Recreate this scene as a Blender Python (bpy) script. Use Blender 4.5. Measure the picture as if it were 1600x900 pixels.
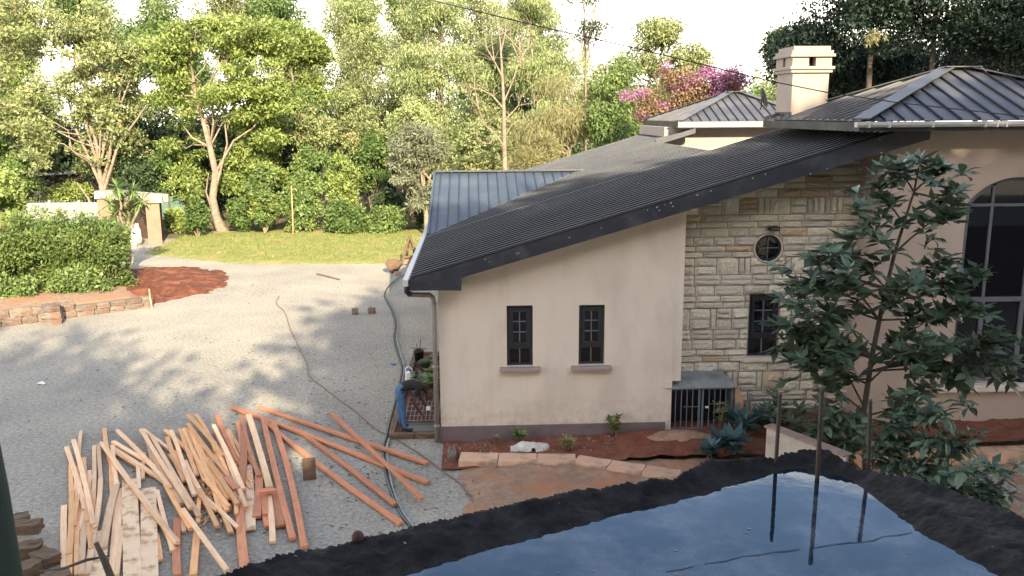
import bpy, bmesh, math, random
import numpy as np
from math import radians, sin, cos, pi
from mathutils import Vector, Matrix
random.seed(7); RNG = np.random.default_rng(7)
for o in list(bpy.data.objects): bpy.data.objects.remove(o)
SC = bpy.context.scene; COL = SC.collection
# ------------------------------------------------------------------ camera
F = 1350.5; EYE = np.array([0., -15.52, 6.1])
PIT, YAW, ROL = radians(11.386), radians(2.388), radians(-.3776)
def _rm():
    cy, sy = cos(YAW), sin(YAW); A = np.array([[cy,-sy,0],[sy,cy,0],[0,0,1]])
    cp, sp = cos(PIT), sin(PIT); B = np.array([[1,0,0],[0,-sp,-cp],[0,cp,-sp]]) @ A
    cr, sr = cos(ROL), sin(ROL); return np.array([[cr,-sr,0],[sr,cr,0],[0,0,1]]) @ B
RM = _rm()
cd = bpy.data.cameras.new('camera'); cam = bpy.data.objects.new('camera', cd); COL.objects.link(cam); SC.camera = cam
m3 = (np.diag([1,-1,-1]) @ RM).T
cam.matrix_world = Matrix.Translation(EYE) @ Matrix([list(r) for r in m3]).to_4x4()
cd.sensor_width = 36; cd.lens = 36*F/1600; cd.clip_end = 2000; cd.clip_start = .05
# ------------------------------------------------------------------ light
SUN_EL = 27.; SDX, SDY = .25, -.97
SROT = math.atan2(SDX, SDY)
W_ = bpy.data.worlds.new("World"); SC.world = W_; W_.use_nodes = True
nt = W_.node_tree; N = nt.nodes; L = nt.links; bg = N['Background']
sky = N.new('ShaderNodeTexSky'); sky.sky_type = 'NISHITA'; sky.sun_disc = False
sky.sun_elevation = radians(SUN_EL); sky.sun_rotation = SROT; sky.air_density = 1.0; sky.dust_density = 1.6
tc = N.new('ShaderNodeTexCoord'); mp = N.new('ShaderNodeMapping'); mp.inputs['Scale'].default_value = (1,1,3.2)
cn = N.new('ShaderNodeTexNoise'); cn.inputs['Scale'].default_value = 2.2; cn.inputs['Detail'].default_value = 7; cn.inputs['Roughness'].default_value = .55
L.new(tc.outputs['Generated'], mp.inputs['Vector']); L.new(mp.outputs[0], cn.inputs['Vector'])
sx = N.new('ShaderNodeSeparateXYZ'); L.new(tc.outputs['Generated'], sx.inputs[0])
hz = N.new('ShaderNodeMapRange'); hz.inputs[1].default_value = .0; hz.inputs[2].default_value = .55; hz.inputs[3].default_value = .36; hz.inputs[4].default_value = -.06
L.new(sx.outputs['Z'], hz.inputs[0])
ad = N.new('ShaderNodeMath'); ad.operation = 'ADD'; L.new(cn.outputs['Fac'], ad.inputs[0]); L.new(hz.outputs[0], ad.inputs[1])
cr_ = N.new('ShaderNodeMapRange'); cr_.interpolation_type = 'SMOOTHSTEP'; cr_.inputs[1].default_value = .47; cr_.inputs[2].default_value = .66
L.new(ad.outputs[0], cr_.inputs[0])
mx = N.new('ShaderNodeMixRGB'); L.new(cr_.outputs[0], mx.inputs[0]); L.new(sky.outputs[0], mx.inputs[1]); mx.inputs[2].default_value = (9.0,8.3,7.2,1)
L.new(mx.outputs[0], bg.inputs['Color']); bg.inputs['Strength'].default_value = .13
sl = bpy.data.lights.new('sun','SUN'); sl.energy = 3.8; sl.angle = radians(.55); sl.color = (1,.86,.62)
so = bpy.data.objects.new('sun', sl); COL.objects.link(so)
sdv = Vector((SDX*cos(radians(SUN_EL)), SDY*cos(radians(SUN_EL)), sin(radians(SUN_EL)))).normalized()
so.rotation_euler = sdv.to_track_quat('Z','Y').to_euler()
VS = SC.view_settings; VS.view_transform = 'Standard'; VS.look = 'None'; VS.gamma = 1; VS.use_curve_mapping = False; VS.exposure = 1.83
SC.cycles.max_bounces = 6; SC.cycles.transparent_max_bounces = 8; SC.cycles.use_denoising = True
# ------------------------------------------------------------------ helpers
def ray(x, y): return RM.T @ np.array([(x-800)/F, (y-450)/F, 1.])
def G(x, y, z=0.):                                   # the point of height z seen at a pixel of the photo
    d = ray(x, y); return Vector(EYE + d*(z-EYE[2])/d[2])
def WY(x, y, Y):                                     # the same on an upright plane at distance Y
    d = ray(x, y); return Vector(EYE + d*(Y-EYE[1])/d[1])
def tag(o, label=None, cat=None, group=None, kind=None):
    if label: o['label'] = label
    if cat: o['category'] = cat
    if group: o['group'] = group
    if kind: o['kind'] = kind
    return o
WL = {}
def empty(name, loc=(0,0,0), **k):
    o = bpy.data.objects.new(name, None); COL.objects.link(o); o.location = loc; WL[o.name] = tuple(loc); o.empty_display_size = .1
    return tag(o, **k)
def link(name, me, mat=None, parent=None):
    o = bpy.data.objects.new(name, me); COL.objects.link(o)
    if mat is not None and len(me.materials) == 0:
        for m in (mat if isinstance(mat, (list,tuple)) else [mat]): me.materials.append(m)
    if parent is not None:
        o.parent = parent; o.matrix_parent_inverse = Matrix.Translation(-Vector(WL.get(parent.name, (0,0,0))))
    return o
class MB:
    def __init__(s): s.v = []; s.f = []; s.mi = []
    def add(s, v, f, mi=0):
        n = len(s.v); s.v += [tuple(map(float,p)) for p in v]; s.f += [tuple(i+n for i in q) for q in f]; s.mi += [mi]*len(f); return s
    def box(s, x0, y0, z0, x1, y1, z1, mi=0):
        return s.hexa([(x0,y0,z0),(x1,y0,z0),(x1,y1,z0),(x0,y1,z0),(x0,y0,z1),(x1,y0,z1),(x1,y1,z1),(x0,y1,z1)], mi)
    def hexa(s, v, mi=0):
        return s.add(v, [(0,3,2,1),(4,5,6,7),(0,1,5,4),(1,2,6,5),(2,3,7,6),(3,0,4,7)], mi)
    def bar(s, a, b, w, h, up=(0,0,1), mi=0):
        a = Vector(a); b = Vector(b); d = (b-a).normalized(); u = Vector(up); r = d.cross(u).normalized()*w/2; u2 = r.cross(d).normalized()*h/2
        return s.hexa([a-r-u2,b-r-u2,b+r-u2,a+r-u2,a-r+u2,b-r+u2,b+r+u2,a+r+u2], mi)
    def prism(s, poly, ext, mi=0):                   # polygon of 3-D points extruded by a vector
        n = len(poly); e = Vector(ext); P = [Vector(p) for p in poly]
        return s.add(P+[p+e for p in P], [tuple(range(n))[::-1], tuple(range(n,2*n))]+[(i,(i+1)%n,n+(i+1)%n,n+i) for i in range(n)], mi)
    def tube(s, path, rad, n=8, mi=0, cap=True):
        P = [Vector(p) for p in path]; R = rad if isinstance(rad,(list,tuple)) else [rad]*len(P)
        vs = []; ref = Vector((0,0,1)); fs = []; last = None
        for i, p in enumerate(P):
            d = (P[min(i+1,len(P)-1)]-P[max(i-1,0)])
            d = d.normalized() if d.length > 1e-9 else Vector((0,0,1))
            a = last if last is not None else (Vector((1,0,0)) if abs(d.x) < .9 else Vector((0,1,0)))
            a = (a-d*a.dot(d)); a = a.normalized() if a.length > 1e-6 else d.orthogonal().normalized(); last = a; b = d.cross(a)
            vs += [p+(a*cos(2*pi*k/n)+b*sin(2*pi*k/n))*R[i] for k in range(n)]
        for i in range(len(P)-1):
            for k in range(n): fs.append((i*n+k, i*n+(k+1)%n, (i+1)*n+(k+1)%n, (i+1)*n+k))
        if cap: fs += [tuple(range(n))[::-1], tuple(range((len(P)-1)*n, len(P)*n))]
        return s.add(vs, fs, mi)
    def lathe(s, c, prof, n=16, mi=0):
        c = Vector(c); vs = []; fs = []
        for r, z in prof: vs += [c+Vector((r*cos(2*pi*k/n), r*sin(2*pi*k/n), z)) for k in range(n)]
        for i in range(len(prof)-1):
            for k in range(n): fs.append((i*n+k, i*n+(k+1)%n, (i+1)*n+(k+1)%n, (i+1)*n+k))
        return s.add(vs, fs, mi)
    def mesh(s, name, smooth=False):
        me = bpy.data.meshes.new(name); me.from_pydata(s.v, [], s.f); me.polygons.foreach_set('material_index', s.mi)
        bm = bmesh.new(); bm.from_mesh(me); bmesh.ops.recalc_face_normals(bm, faces=bm.faces); bm.to_mesh(me); bm.free()
        if smooth: me.polygons.foreach_set('use_smooth', [True]*len(me.polygons))
        me.update(); return me
    def build(s, name, mat, parent=None, smooth=False, **k):
        return tag(link(name, s.mesh(name, smooth), mat, parent), **k)
def bevel(o, w, seg=2):
    m = o.modifiers.new('bev','BEVEL'); m.width = w; m.segments = seg; m.limit_method = 'ANGLE'; return o
def bake(o):                                         # make modifiers real
    dg = bpy.context.evaluated_depsgraph_get(); me = bpy.data.meshes.new_from_object(o.evaluated_get(dg)); o.modifiers.clear(); o.data = me
def cut(o, cutters):
    ts = []
    for c in cutters:
        me = c.mesh('cutter'); t = bpy.data.objects.new('cutter', me); COL.objects.link(t); ts.append(t)
        m = o.modifiers.new('b','BOOLEAN'); m.object = t; m.operation = 'DIFFERENCE'; m.solver = 'EXACT'
    bpy.context.view_layer.update(); bake(o)
    for t in ts: bpy.data.objects.remove(t)
    return o
# ------------------------------------------------------------------ materials
def mat(name, c1, c2=None, rough=.8, scale=4., bump=0., bscale=None, metal=0., spec=.5, detail=6, coat=0, rnd=0., c3=None, s3=1., stretch=(1,1,1), coord='Object', lo=.35, hi=.65):
    m = bpy.data.materials.new(name); m.use_nodes = True; nt = m.node_tree; n = nt.nodes; l = nt.links; p = n['Principled BSDF']
    p.inputs['Roughness'].default_value = rough; p.inputs['Metallic'].default_value = metal; p.inputs['Specular IOR Level'].default_value = spec
    if coat: p.inputs['Coat Weight'].default_value = coat; p.inputs['Coat Roughness'].default_value = .12
    t = n.new('ShaderNodeTexCoord'); mp = n.new('ShaderNodeMapping'); mp.inputs['Scale'].default_value = stretch; l.new(t.outputs[coord], mp.inputs[0])
    out = None
    if c2 is not None:
        nz = n.new('ShaderNodeTexNoise'); nz.inputs['Scale'].default_value = scale; nz.inputs['Detail'].default_value = detail; nz.inputs['Roughness'].default_value = .62
        l.new(mp.outputs[0], nz.inputs['Vector'])
        r = n.new('ShaderNodeMapRange'); r.inputs[1].default_value = lo; r.inputs[2].default_value = hi; l.new(nz.outputs['Fac'], r.inputs[0])
        mx = n.new('ShaderNodeMixRGB'); mx.inputs[1].default_value = (*c1,1); mx.inputs[2].default_value = (*c2,1); l.new(r.outputs[0], mx.inputs[0]); out = mx.outputs[0]
    else:
        q = n.new('ShaderNodeRGB'); q.outputs[0].default_value = (*c1,1); out = q.outputs[0]
    if c3 is not None:
        nz3 = n.new('ShaderNodeTexNoise'); nz3.inputs['Scale'].default_value = s3; nz3.inputs['Detail'].default_value = 4; l.new(mp.outputs[0], nz3.inputs['Vector'])
        r3 = n.new('ShaderNodeMapRange'); r3.inputs[1].default_value = .5; r3.inputs[2].default_value = .68; l.new(nz3.outputs['Fac'], r3.inputs[0])
        m3_ = n.new('ShaderNodeMixRGB'); l.new(r3.outputs[0], m3_.inputs[0]); l.new(out, m3_.inputs[1]); m3_.inputs[2].default_value = (*c3,1); out = m3_.outputs[0]
    if rnd:
        oi = n.new('ShaderNodeObjectInfo'); hs = n.new('ShaderNodeHueSaturation'); rr = n.new('ShaderNodeMapRange'); rr.inputs[3].default_value = 1-rnd; rr.inputs[4].default_value = 1+rnd
        l.new(oi.outputs['Random'], rr.inputs[0]); l.new(rr.outputs[0], hs.inputs['Value']); l.new(out, hs.inputs['Color']); out = hs.outputs[0]
    l.new(out, p.inputs['Base Color'])
    if bump:
        b = n.new('ShaderNodeBump'); b.inputs['Strength'].default_value = 1; b.inputs['Distance'].default_value = bump
        nb = n.new('ShaderNodeTexNoise'); nb.inputs['Scale'].default_value = bscale or scale*4; nb.inputs['Detail'].default_value = 5; nb.inputs['Roughness'].default_value = .65
        l.new(mp.outputs[0], nb.inputs['Vector']); l.new(nb.outputs['Fac'], b.inputs['Height']); l.new(b.outputs[0], p.inputs['Normal'])
    return m
def leafmat(name, a, b, trans=.35, rough=.5, dry=None):
    m = bpy.data.materials.new(name); m.use_nodes = True; nt = m.node_tree; n = nt.nodes; l = nt.links; p = n['Principled BSDF']; o = n['Material Output']
    at = n.new('ShaderNodeAttribute'); at.attribute_name = 'tint'
    mx = n.new('ShaderNodeMixRGB'); mx.inputs[1].default_value = (*a,1); mx.inputs[2].default_value = (*b,1); l.new(at.outputs['Fac'], mx.inputs[0]); c = mx.outputs[0]
    if dry:
        g = n.new('ShaderNodeMath'); g.operation = 'GREATER_THAN'; g.inputs[1].default_value = .93; l.new(at.outputs['Fac'], g.inputs[0])
        m2 = n.new('ShaderNodeMixRGB'); l.new(g.outputs[0], m2.inputs[0]); l.new(c, m2.inputs[1]); m2.inputs[2].default_value = (*dry,1); c = m2.outputs[0]
    l.new(c, p.inputs['Base Color']); p.inputs['Roughness'].default_value = rough; p.inputs['Specular IOR Level'].default_value = .35
    tr = n.new('ShaderNodeBsdfTranslucent'); l.new(c, tr.inputs['Color']); ms = n.new('ShaderNodeMixShader'); ms.inputs[0].default_value = trans
    l.new(p.outputs[0], ms.inputs[1]); l.new(tr.outputs[0], ms.inputs[2]); l.new(ms.outputs[0], o.inputs['Surface'])
    return m
M = {}
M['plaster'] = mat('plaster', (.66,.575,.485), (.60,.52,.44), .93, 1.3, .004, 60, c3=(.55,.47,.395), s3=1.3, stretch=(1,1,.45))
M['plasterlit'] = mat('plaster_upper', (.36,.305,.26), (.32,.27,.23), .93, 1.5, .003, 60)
M['plinth'] = mat('plinth_paint', (.17,.125,.125), (.13,.10,.10), .85, 3, .004, 50)
M['tower'] = mat('plaster_tower', (.44,.35,.295), (.40,.32,.27), .93, 1.2, .004, 60, c3=(.38,.30,.255), s3=.8)
M['roof'] = mat('roof_metal', (.007,.009,.016), (.010,.013,.021), .7, .8, 0, spec=.1, c3=(.02,.02,.021), s3=.6)
M['rib'] = mat('roof_rib', (.014,.016,.024), (.020,.022,.030), .6, .8, 0, spec=.15, c3=(.045,.044,.045), s3=.6)
M['roofblue'] = mat('roof_metal_blue', (.045,.062,.085), (.055,.073,.097), .5, 2, 0, spec=.35, c3=(.08,.095,.115), s3=1.2)
M['roofgrey'] = mat('roof_metal_grey', (.066,.066,.075), (.083,.083,.09), .45, 1.5, 0, spec=.4, c3=(.12,.117,.115), s3=1.)
M['seam'] = mat('roof_seam', (.016,.016,.02), None, .6)
M['fascia'] = mat('fascia_metal', (.012,.014,.022), (.021,.024,.034), .5, 2, .002, 6, c3=(.045,.048,.058), s3=2.5)
M['crestlit'] = mat('roof_rib_crest_skylit', (.33,.34,.36), (.24,.25,.26), .5, 1.2, 0, spec=.3)  # sky light on the rib tops put into the colour, sides left dark
M['plank'] = mat('knotted_plank', (.80,.58,.38), (.70,.48,.29), .75, 3, .003, 30, stretch=(1,1,1), c3=(.42,.24,.12), s3=7)
M['fascialit'] = mat('fascia_sunlit', (.38,.34,.29), (.3,.28,.26), .6, 3)  # sunlight on the front fascia put into the colour
M['navy'] = mat('window_frame_paint', (.016,.018,.024), None, .45)
M['greyframe'] = mat('grey_frame_paint', (.10,.105,.125), (.13,.13,.15), .45, 5)
M['sill'] = mat('sill_concrete', (.30,.24,.22), (.26,.21,.19), .85, 6, .003, 40)
M['stone'] = mat('cut_stone', (.75,.69,.575), (.65,.595,.49), .95, 3.5, .012, 22, rnd=.16, c3=(.56,.48,.37), s3=5)
M['stonegrey'] = mat('cut_stone_grey', (.60,.58,.51), (.52,.50,.44), .95, 3.5, .012, 22, rnd=.14, c3=(.56,.49,.38), s3=4)
M['stoneorange'] = mat('cut_stone_orange', (.62,.44,.30), (.58,.47,.34), .95, 4, .012, 22, rnd=.15, c3=(.50,.42,.32), s3=4)
M['mortar'] = mat('mortar', (.34,.30,.24), (.28,.25,.20), .95, 8, .004, 30)
M['gutter'] = mat('gutter_pvc', (.50,.50,.49), (.42,.42,.41), .45, 8)
M['pipe'] = mat('pipe_pvc', (.27,.235,.225), (.22,.195,.19), .5, 6)
M['concrete'] = mat('concrete', (.42,.37,.31), (.33,.295,.25), .9, 3, .006, 20, c3=(.2,.17,.14), s3=2)
M['bark'] = mat('pale_bark', (.32,.25,.18), (.17,.13,.095), .9, 5, .03, 12, c3=(.20,.16,.12), s3=3)
M['barkdark'] = mat('dark_bark', (.10,.078,.058), (.065,.05,.04), .9, 6, .02, 14)
M['red'] = mat('red_soil', (.16,.045,.018), (.085,.025,.012), .98, 5, .05, 12, c3=(.24,.085,.038), s3=2.6)
M['reddark'] = mat('red_soil_damp', (.23,.068,.033), (.13,.042,.024), .98, 6, .04, 14, c3=(.20,.085,.05), s3=2)
M['rough'] = mat('rough_earth', (.40,.25,.16), (.26,.16,.105), .98, 6, .05, 16, c3=(.40,.18,.09), s3=1.1)
M['sand'] = mat('sandstone', (.60,.37,.235), (.50,.32,.21), .92, 4, .01, 20, rnd=.1, c3=(.24,.17,.12), s3=3)
M['kerb'] = mat('weathered_stone', (.19,.155,.125), (.125,.095,.075), .95, 5, .03, 12, rnd=.2, c3=(.16,.09,.06), s3=3)
M['rust'] = mat('rust', (.10,.045,.03), (.06,.03,.022), .8, 30)
M['rebar'] = mat('rebar_steel', (.055,.045,.04), (.09,.06,.045), .7, 30, .004, 60)
M['black'] = mat('black_plastic', (.012,.012,.014), None, .42)
M['white'] = mat('white_plastic', (.72,.71,.69), None, .5)
M['cloth'] = mat('white_cloth', (.62,.58,.52), (.45,.41,.36), .9, 8)
M['hose'] = mat('hose_black', (.025,.03,.035), None, .38)
M['cable'] = mat('cable_brown', (.16,.10,.065), None, .6)
M['galv'] = mat('galvanised', (.24,.27,.28), (.33,.35,.34), .5, 4, .002, 20, metal=.2, c3=(.18,.17,.15), s3=3)
M['cage'] = mat('cage_steel', (.15,.18,.21), (.12,.14,.17), .5, 6)
M['timber'] = mat('pale_timber', (.82,.55,.34), (.70,.43,.24), .75, 3, .003, 30, rnd=.24, stretch=(1,9,9), c3=(.55,.34,.19), s3=.9)
M['timberred'] = mat('red_timber', (.58,.235,.115), (.45,.165,.08), .75, 3, .003, 30, rnd=.24, stretch=(1,9,9))
M['timberyel'] = mat('yellow_timber', (.76,.42,.19), (.62,.31,.13), .75, 3, .003, 30, rnd=.24, stretch=(1,9,9))
M['oldwood'] = mat('old_wood', (.16,.10,.06), (.10,.065,.04), .9, 5, .006, 20)
M['greenpost'] = mat('mossy_post', (.035,.055,.03), (.02,.03,.02), .85, 6, .01, 20, stretch=(1,1,.2))
M['fence'] = mat('white_fence', (.27,.265,.25), (.23,.225,.21), .8, 2)
M['gate'] = mat('gate_render', (.27,.18,.125), (.22,.145,.10), .9, 3, .004, 30)
M['gatedark'] = mat('gate_wood', (.075,.04,.028), (.05,.028,.02), .8, 4)
M['net'] = mat('green_net', (.10,.17,.13), (.08,.14,.10), .9, 6)
M['tinroof'] = mat('grey_sheet_roof', (.33,.34,.33), (.26,.27,.26), .5, 3)
M['debris'] = mat('dark_debris', (.045,.033,.025), None, .9)
M['palestone'] = mat('pale_pebble', (.34,.25,.19), (.24,.16,.12), .9, 9, rnd=.2)
M['jeans'] = mat('jeans', (.05,.12,.22), (.03,.085,.19), .85, 14); M['shirt'] = mat('black_shirt', (.006,.006,.008), None, .85)
M['skin'] = mat('dark_skin', (.06,.032,.022), None, .55); M['shoe'] = mat('shoe_leather', (.012,.011,.01), None, .5); M['hair'] = mat('hair_black', (.006,.005,.005), None, .9)
M['blueplastic'] = mat('blue_plastic', (.03,.13,.4), None, .5)
def glass():
    m = bpy.data.materials.new('window_glass'); m.use_nodes = True; p = m.node_tree.nodes['Principled BSDF']
    p.inputs['Base Color'].default_value = (.006,.007,.010,1); p.inputs['Roughness'].default_value = .04; p.inputs['Specular IOR Level'].default_value = .5; return m
M['glass'] = glass()
def splash(m):                                       # mud splash and rain marks low on a rendered wall
    n = m.node_tree.nodes; l = m.node_tree.links; p = n['Principled BSDF']; src = p.inputs['Base Color'].links[0].from_socket
    t = n.new('ShaderNodeTexCoord'); s_ = n.new('ShaderNodeSeparateXYZ'); l.new(t.outputs['Object'], s_.inputs[0])
    r = n.new('ShaderNodeMapRange'); r.inputs[1].default_value = .30; r.inputs[2].default_value = 1.05; r.inputs[3].default_value = .62; r.inputs[4].default_value = .0; l.new(s_.outputs['Z'], r.inputs[0])
    z = n.new('ShaderNodeTexNoise'); z.inputs['Scale'].default_value = 5; z.inputs['Detail'].default_value = 8; z.inputs['Roughness'].default_value = .7; l.new(t.outputs['Object'], z.inputs['Vector'])
    q = n.new('ShaderNodeMapRange'); q.inputs[1].default_value = .42; q.inputs[2].default_value = .62; l.new(z.outputs['Fac'], q.inputs[0])
    a = n.new('ShaderNodeMath'); a.operation = 'MULTIPLY'; l.new(r.outputs[0], a.inputs[0]); l.new(q.outputs[0], a.inputs[1])
    # thin long drip marks
    mp = n.new('ShaderNodeMapping'); mp.inputs['Scale'].default_value = (9,9,.35); l.new(t.outputs['Object'], mp.inputs[0]); d = n.new('ShaderNodeTexNoise'); d.inputs['Scale'].default_value = 1.6; d.inputs['Detail'].default_value = 5; l.new(mp.outputs[0], d.inputs['Vector'])
    dr = n.new('ShaderNodeMapRange'); dr.inputs[1].default_value = .58; dr.inputs[2].default_value = .80; dr.inputs[4].default_value = .16; l.new(d.outputs['Fac'], dr.inputs[0])
    mxx = n.new('ShaderNodeMath'); mxx.operation = 'MAXIMUM'; l.new(a.outputs[0], mxx.inputs[0]); l.new(dr.outputs[0], mxx.inputs[1])
    mm = n.new('ShaderNodeMixRGB'); l.new(mxx.outputs[0], mm.inputs[0]); l.new(src, mm.inputs[1]); mm.inputs[2].default_value = (.40,.29,.22,1); l.new(mm.outputs[0], p.inputs['Base Color'])
splash(M['plaster']); splash(M['tower'])
LG = {}
LG['yel'] = leafmat('leaf_yellow_green', (.11,.16,.035), (.39,.46,.14), .33)
LG['oliv'] = leafmat('leaf_olive', (.13,.155,.06), (.41,.45,.195), .33, dry=(.42,.28,.13))
LG['pale'] = leafmat('leaf_pale_olive', (.15,.19,.075), (.47,.52,.235), .35)
LG['lime'] = leafmat('leaf_lime', (.07,.13,.035), (.28,.36,.12), .3)
LG['mid'] = leafmat('leaf_mid_green', (.06,.11,.03), (.20,.28,.085), .3)
LG['deep'] = leafmat('leaf_deep_green', (.03,.055,.026), (.08,.12,.045), .22)
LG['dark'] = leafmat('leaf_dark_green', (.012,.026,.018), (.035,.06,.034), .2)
LG['grey'] = leafmat('leaf_grey_green', (.13,.15,.09), (.30,.31,.20), .3)
LG['straw'] = leafmat('leaf_straw', (.20,.19,.085), (.38,.35,.17), .3)
LG['rusty'] = leafmat('leaf_rusty', (.17,.11,.055), (.36,.26,.15), .3)
LG['mag'] = leafmat('bract_magenta', (.34,.11,.25), (.55,.27,.42), .4)
LG['pinkd'] = leafmat('leaf_pink_dry', (.33,.17,.13), (.48,.28,.20), .35)
LG['hedge'] = leafmat('leaf_hedge', (.06,.11,.028), (.20,.25,.065), .3)
LG['gloss'] = leafmat('leaf_glossy', (.040,.070,.046), (.125,.17,.105), .15, .30)
LG['agave'] = leafmat('leaf_blue', (.045,.10,.10), (.09,.17,.16), .15, .4)
LG['grass'] = leafmat('grass_blade', (.13,.17,.035), (.27,.30,.08), .3)
# ------------------------------------------------------------------ foliage
def quads(name, P, D, U, ln, wd, tint, mt, parent=None, **k):
    """P leaf bases, D direction, U side direction, ln, wd arrays -> one mesh of diamond leaves"""
    n = len(P); V = np.empty((n,4,3), np.float32)
    ln = ln[:,None]; wd = wd[:,None]
    V[:,0] = P; V[:,1] = P+D*ln*.45+U*wd*.5; V[:,2] = P+D*ln; V[:,3] = P+D*ln*.45-U*wd*.5
    me = bpy.data.meshes.new(name); me.vertices.add(4*n); me.vertices.foreach_set('co', V.reshape(-1))
    me.loops.add(4*n); me.loops.foreach_set('vertex_index', np.arange(4*n, dtype=np.int32)); me.polygons.add(n)
    me.polygons.foreach_set('loop_start', np.arange(0,4*n,4,dtype=np.int32)); me.polygons.foreach_set('loop_total', np.full(n,4,np.int32))
    me.update(calc_edges=True); a = me.attributes.new('tint','FLOAT','FACE'); a.data.foreach_set('value', tint.astype(np.float32))
    return tag(link(name, me, mt, parent), **k)
def unit(v): return v/np.maximum(np.linalg.norm(v, axis=-1, keepdims=True), 1e-9)
def cloud(clumps, n, size, asp=.5, droop=0., up=.4, fill=.35):
    """clumps [(cx,cy,cz,rx,ry,rz)] -> arrays of leaves spread through each clump, denser near its skin"""
    Cc = np.array(clumps, float); vol = (Cc[:,3]*Cc[:,4]*Cc[:,5])**(2/3); w = vol/vol.sum()
    idx = RNG.choice(len(Cc), n, p=w); d = unit(RNG.normal(size=(n,3)))
    r = 1-(RNG.random(n)**1.6)*(1-fill) ; r *= 1+.30*RNG.normal(size=n)*.8*(RNG.random(n) < .5)
    P = Cc[idx,:3]+d*Cc[idx,3:]*r[:,None]
    D = unit(d*.7+RNG.normal(size=(n,3))*.8+np.array([0,0,-droop]))
    nrm = unit(d*.6+RNG.normal(size=(n,3))*.55+np.array([0,0,up*2])); U = unit(np.cross(D, nrm))
    ct = RNG.random(len(Cc)); t = np.clip(.5*ct[idx]+.5*RNG.random(n)+.12*d[:,2], 0, 1)
    ln = size*(.45+1.15*RNG.random(n)**1.3); return P, D, U, ln, ln*asp, t
def limb(mb, a, b, r0, r1, sag=.08, n=5, wob=.04):
    a = Vector(a); b = Vector(b); L_ = (b-a).length; pts = []
    for i in range(n+1):
        t = i/n; p = a.lerp(b, t); p.z += sin(pi*t)*L_*sag
        if 0 < i < n: p += Vector((random.gauss(0,1),random.gauss(0,1),random.gauss(0,1)))*L_*wob
        pts.append(p)
    mb.tube(pts, [r0+(r1-r0)*i/n for i in range(n+1)], 6, cap=False); return pts
def tree(name, label, cat, base, trunk, crown, leaf, n, size, bark='bark', group=None, asp=.5, droop=0., up=.4, rc=(.9,1.7), nc=24, flat=.55, tr=.22, limbs=12, fill=.35, limb_r=.09, extra=None):
    """trunk: list of points; crown: list of (cx,cy,cz,rx,ry,rz) volumes that the clumps fill"""
    root = empty(name, base, label=label, cat=cat, group=group)
    mb = MB(); k = len(trunk); mb.tube(trunk, [tr*(1-.72*(i/(k-1))) * (1.35 if i == 0 else 1) for i in range(k)], 8, cap=False)
    cl = []
    vols = np.array([c[3]*c[4]*c[5] for c in crown]); vols = vols**.75/ (vols**.75).sum()
    for q in range(nc):
        c = crown[int(RNG.choice(len(crown), p=vols))]; d = unit(RNG.normal(size=3)); r = RNG.random()**.45*.86
        R = random.uniform(*rc); cl.append((c[0]+d[0]*c[3]*r, c[1]+d[1]*c[4]*r, c[2]+d[2]*c[5]*r, R, R, R*flat))
    for q in cl[:limbs]:
        i = random.randrange(k//2, k); s_ = trunk[i]
        if q[2] > s_[2]-1.: limb(mb, s_, q[:3], limb_r, .02)
    if extra: extra(mb)
    mb.build('trunk', M[bark], root, True)
    P, D, U, ln, wd, t = cloud(cl, n, size, asp, droop, up, fill)
    quads('crown', P, D, U, ln, wd, t, LG[leaf] if isinstance(leaf, str) else leaf, root)
    return root
def cb(Y, x0, y0, x1, y1, dep=None):                 # crown volume spanning a patch of the view at distance Y
    a = WY(x0, y0, Y); b = WY(x1, y1, Y); rx = abs(b.x-a.x)/2; rz = abs(a.z-b.z)/2
    return ((a.x+b.x)/2, Y, (a.z+b.z)/2, rx, dep or min(rx, rz*1.2), rz)
def tp(Y, *pts): return [WY(x, y, Y) for x, y in pts]
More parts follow.
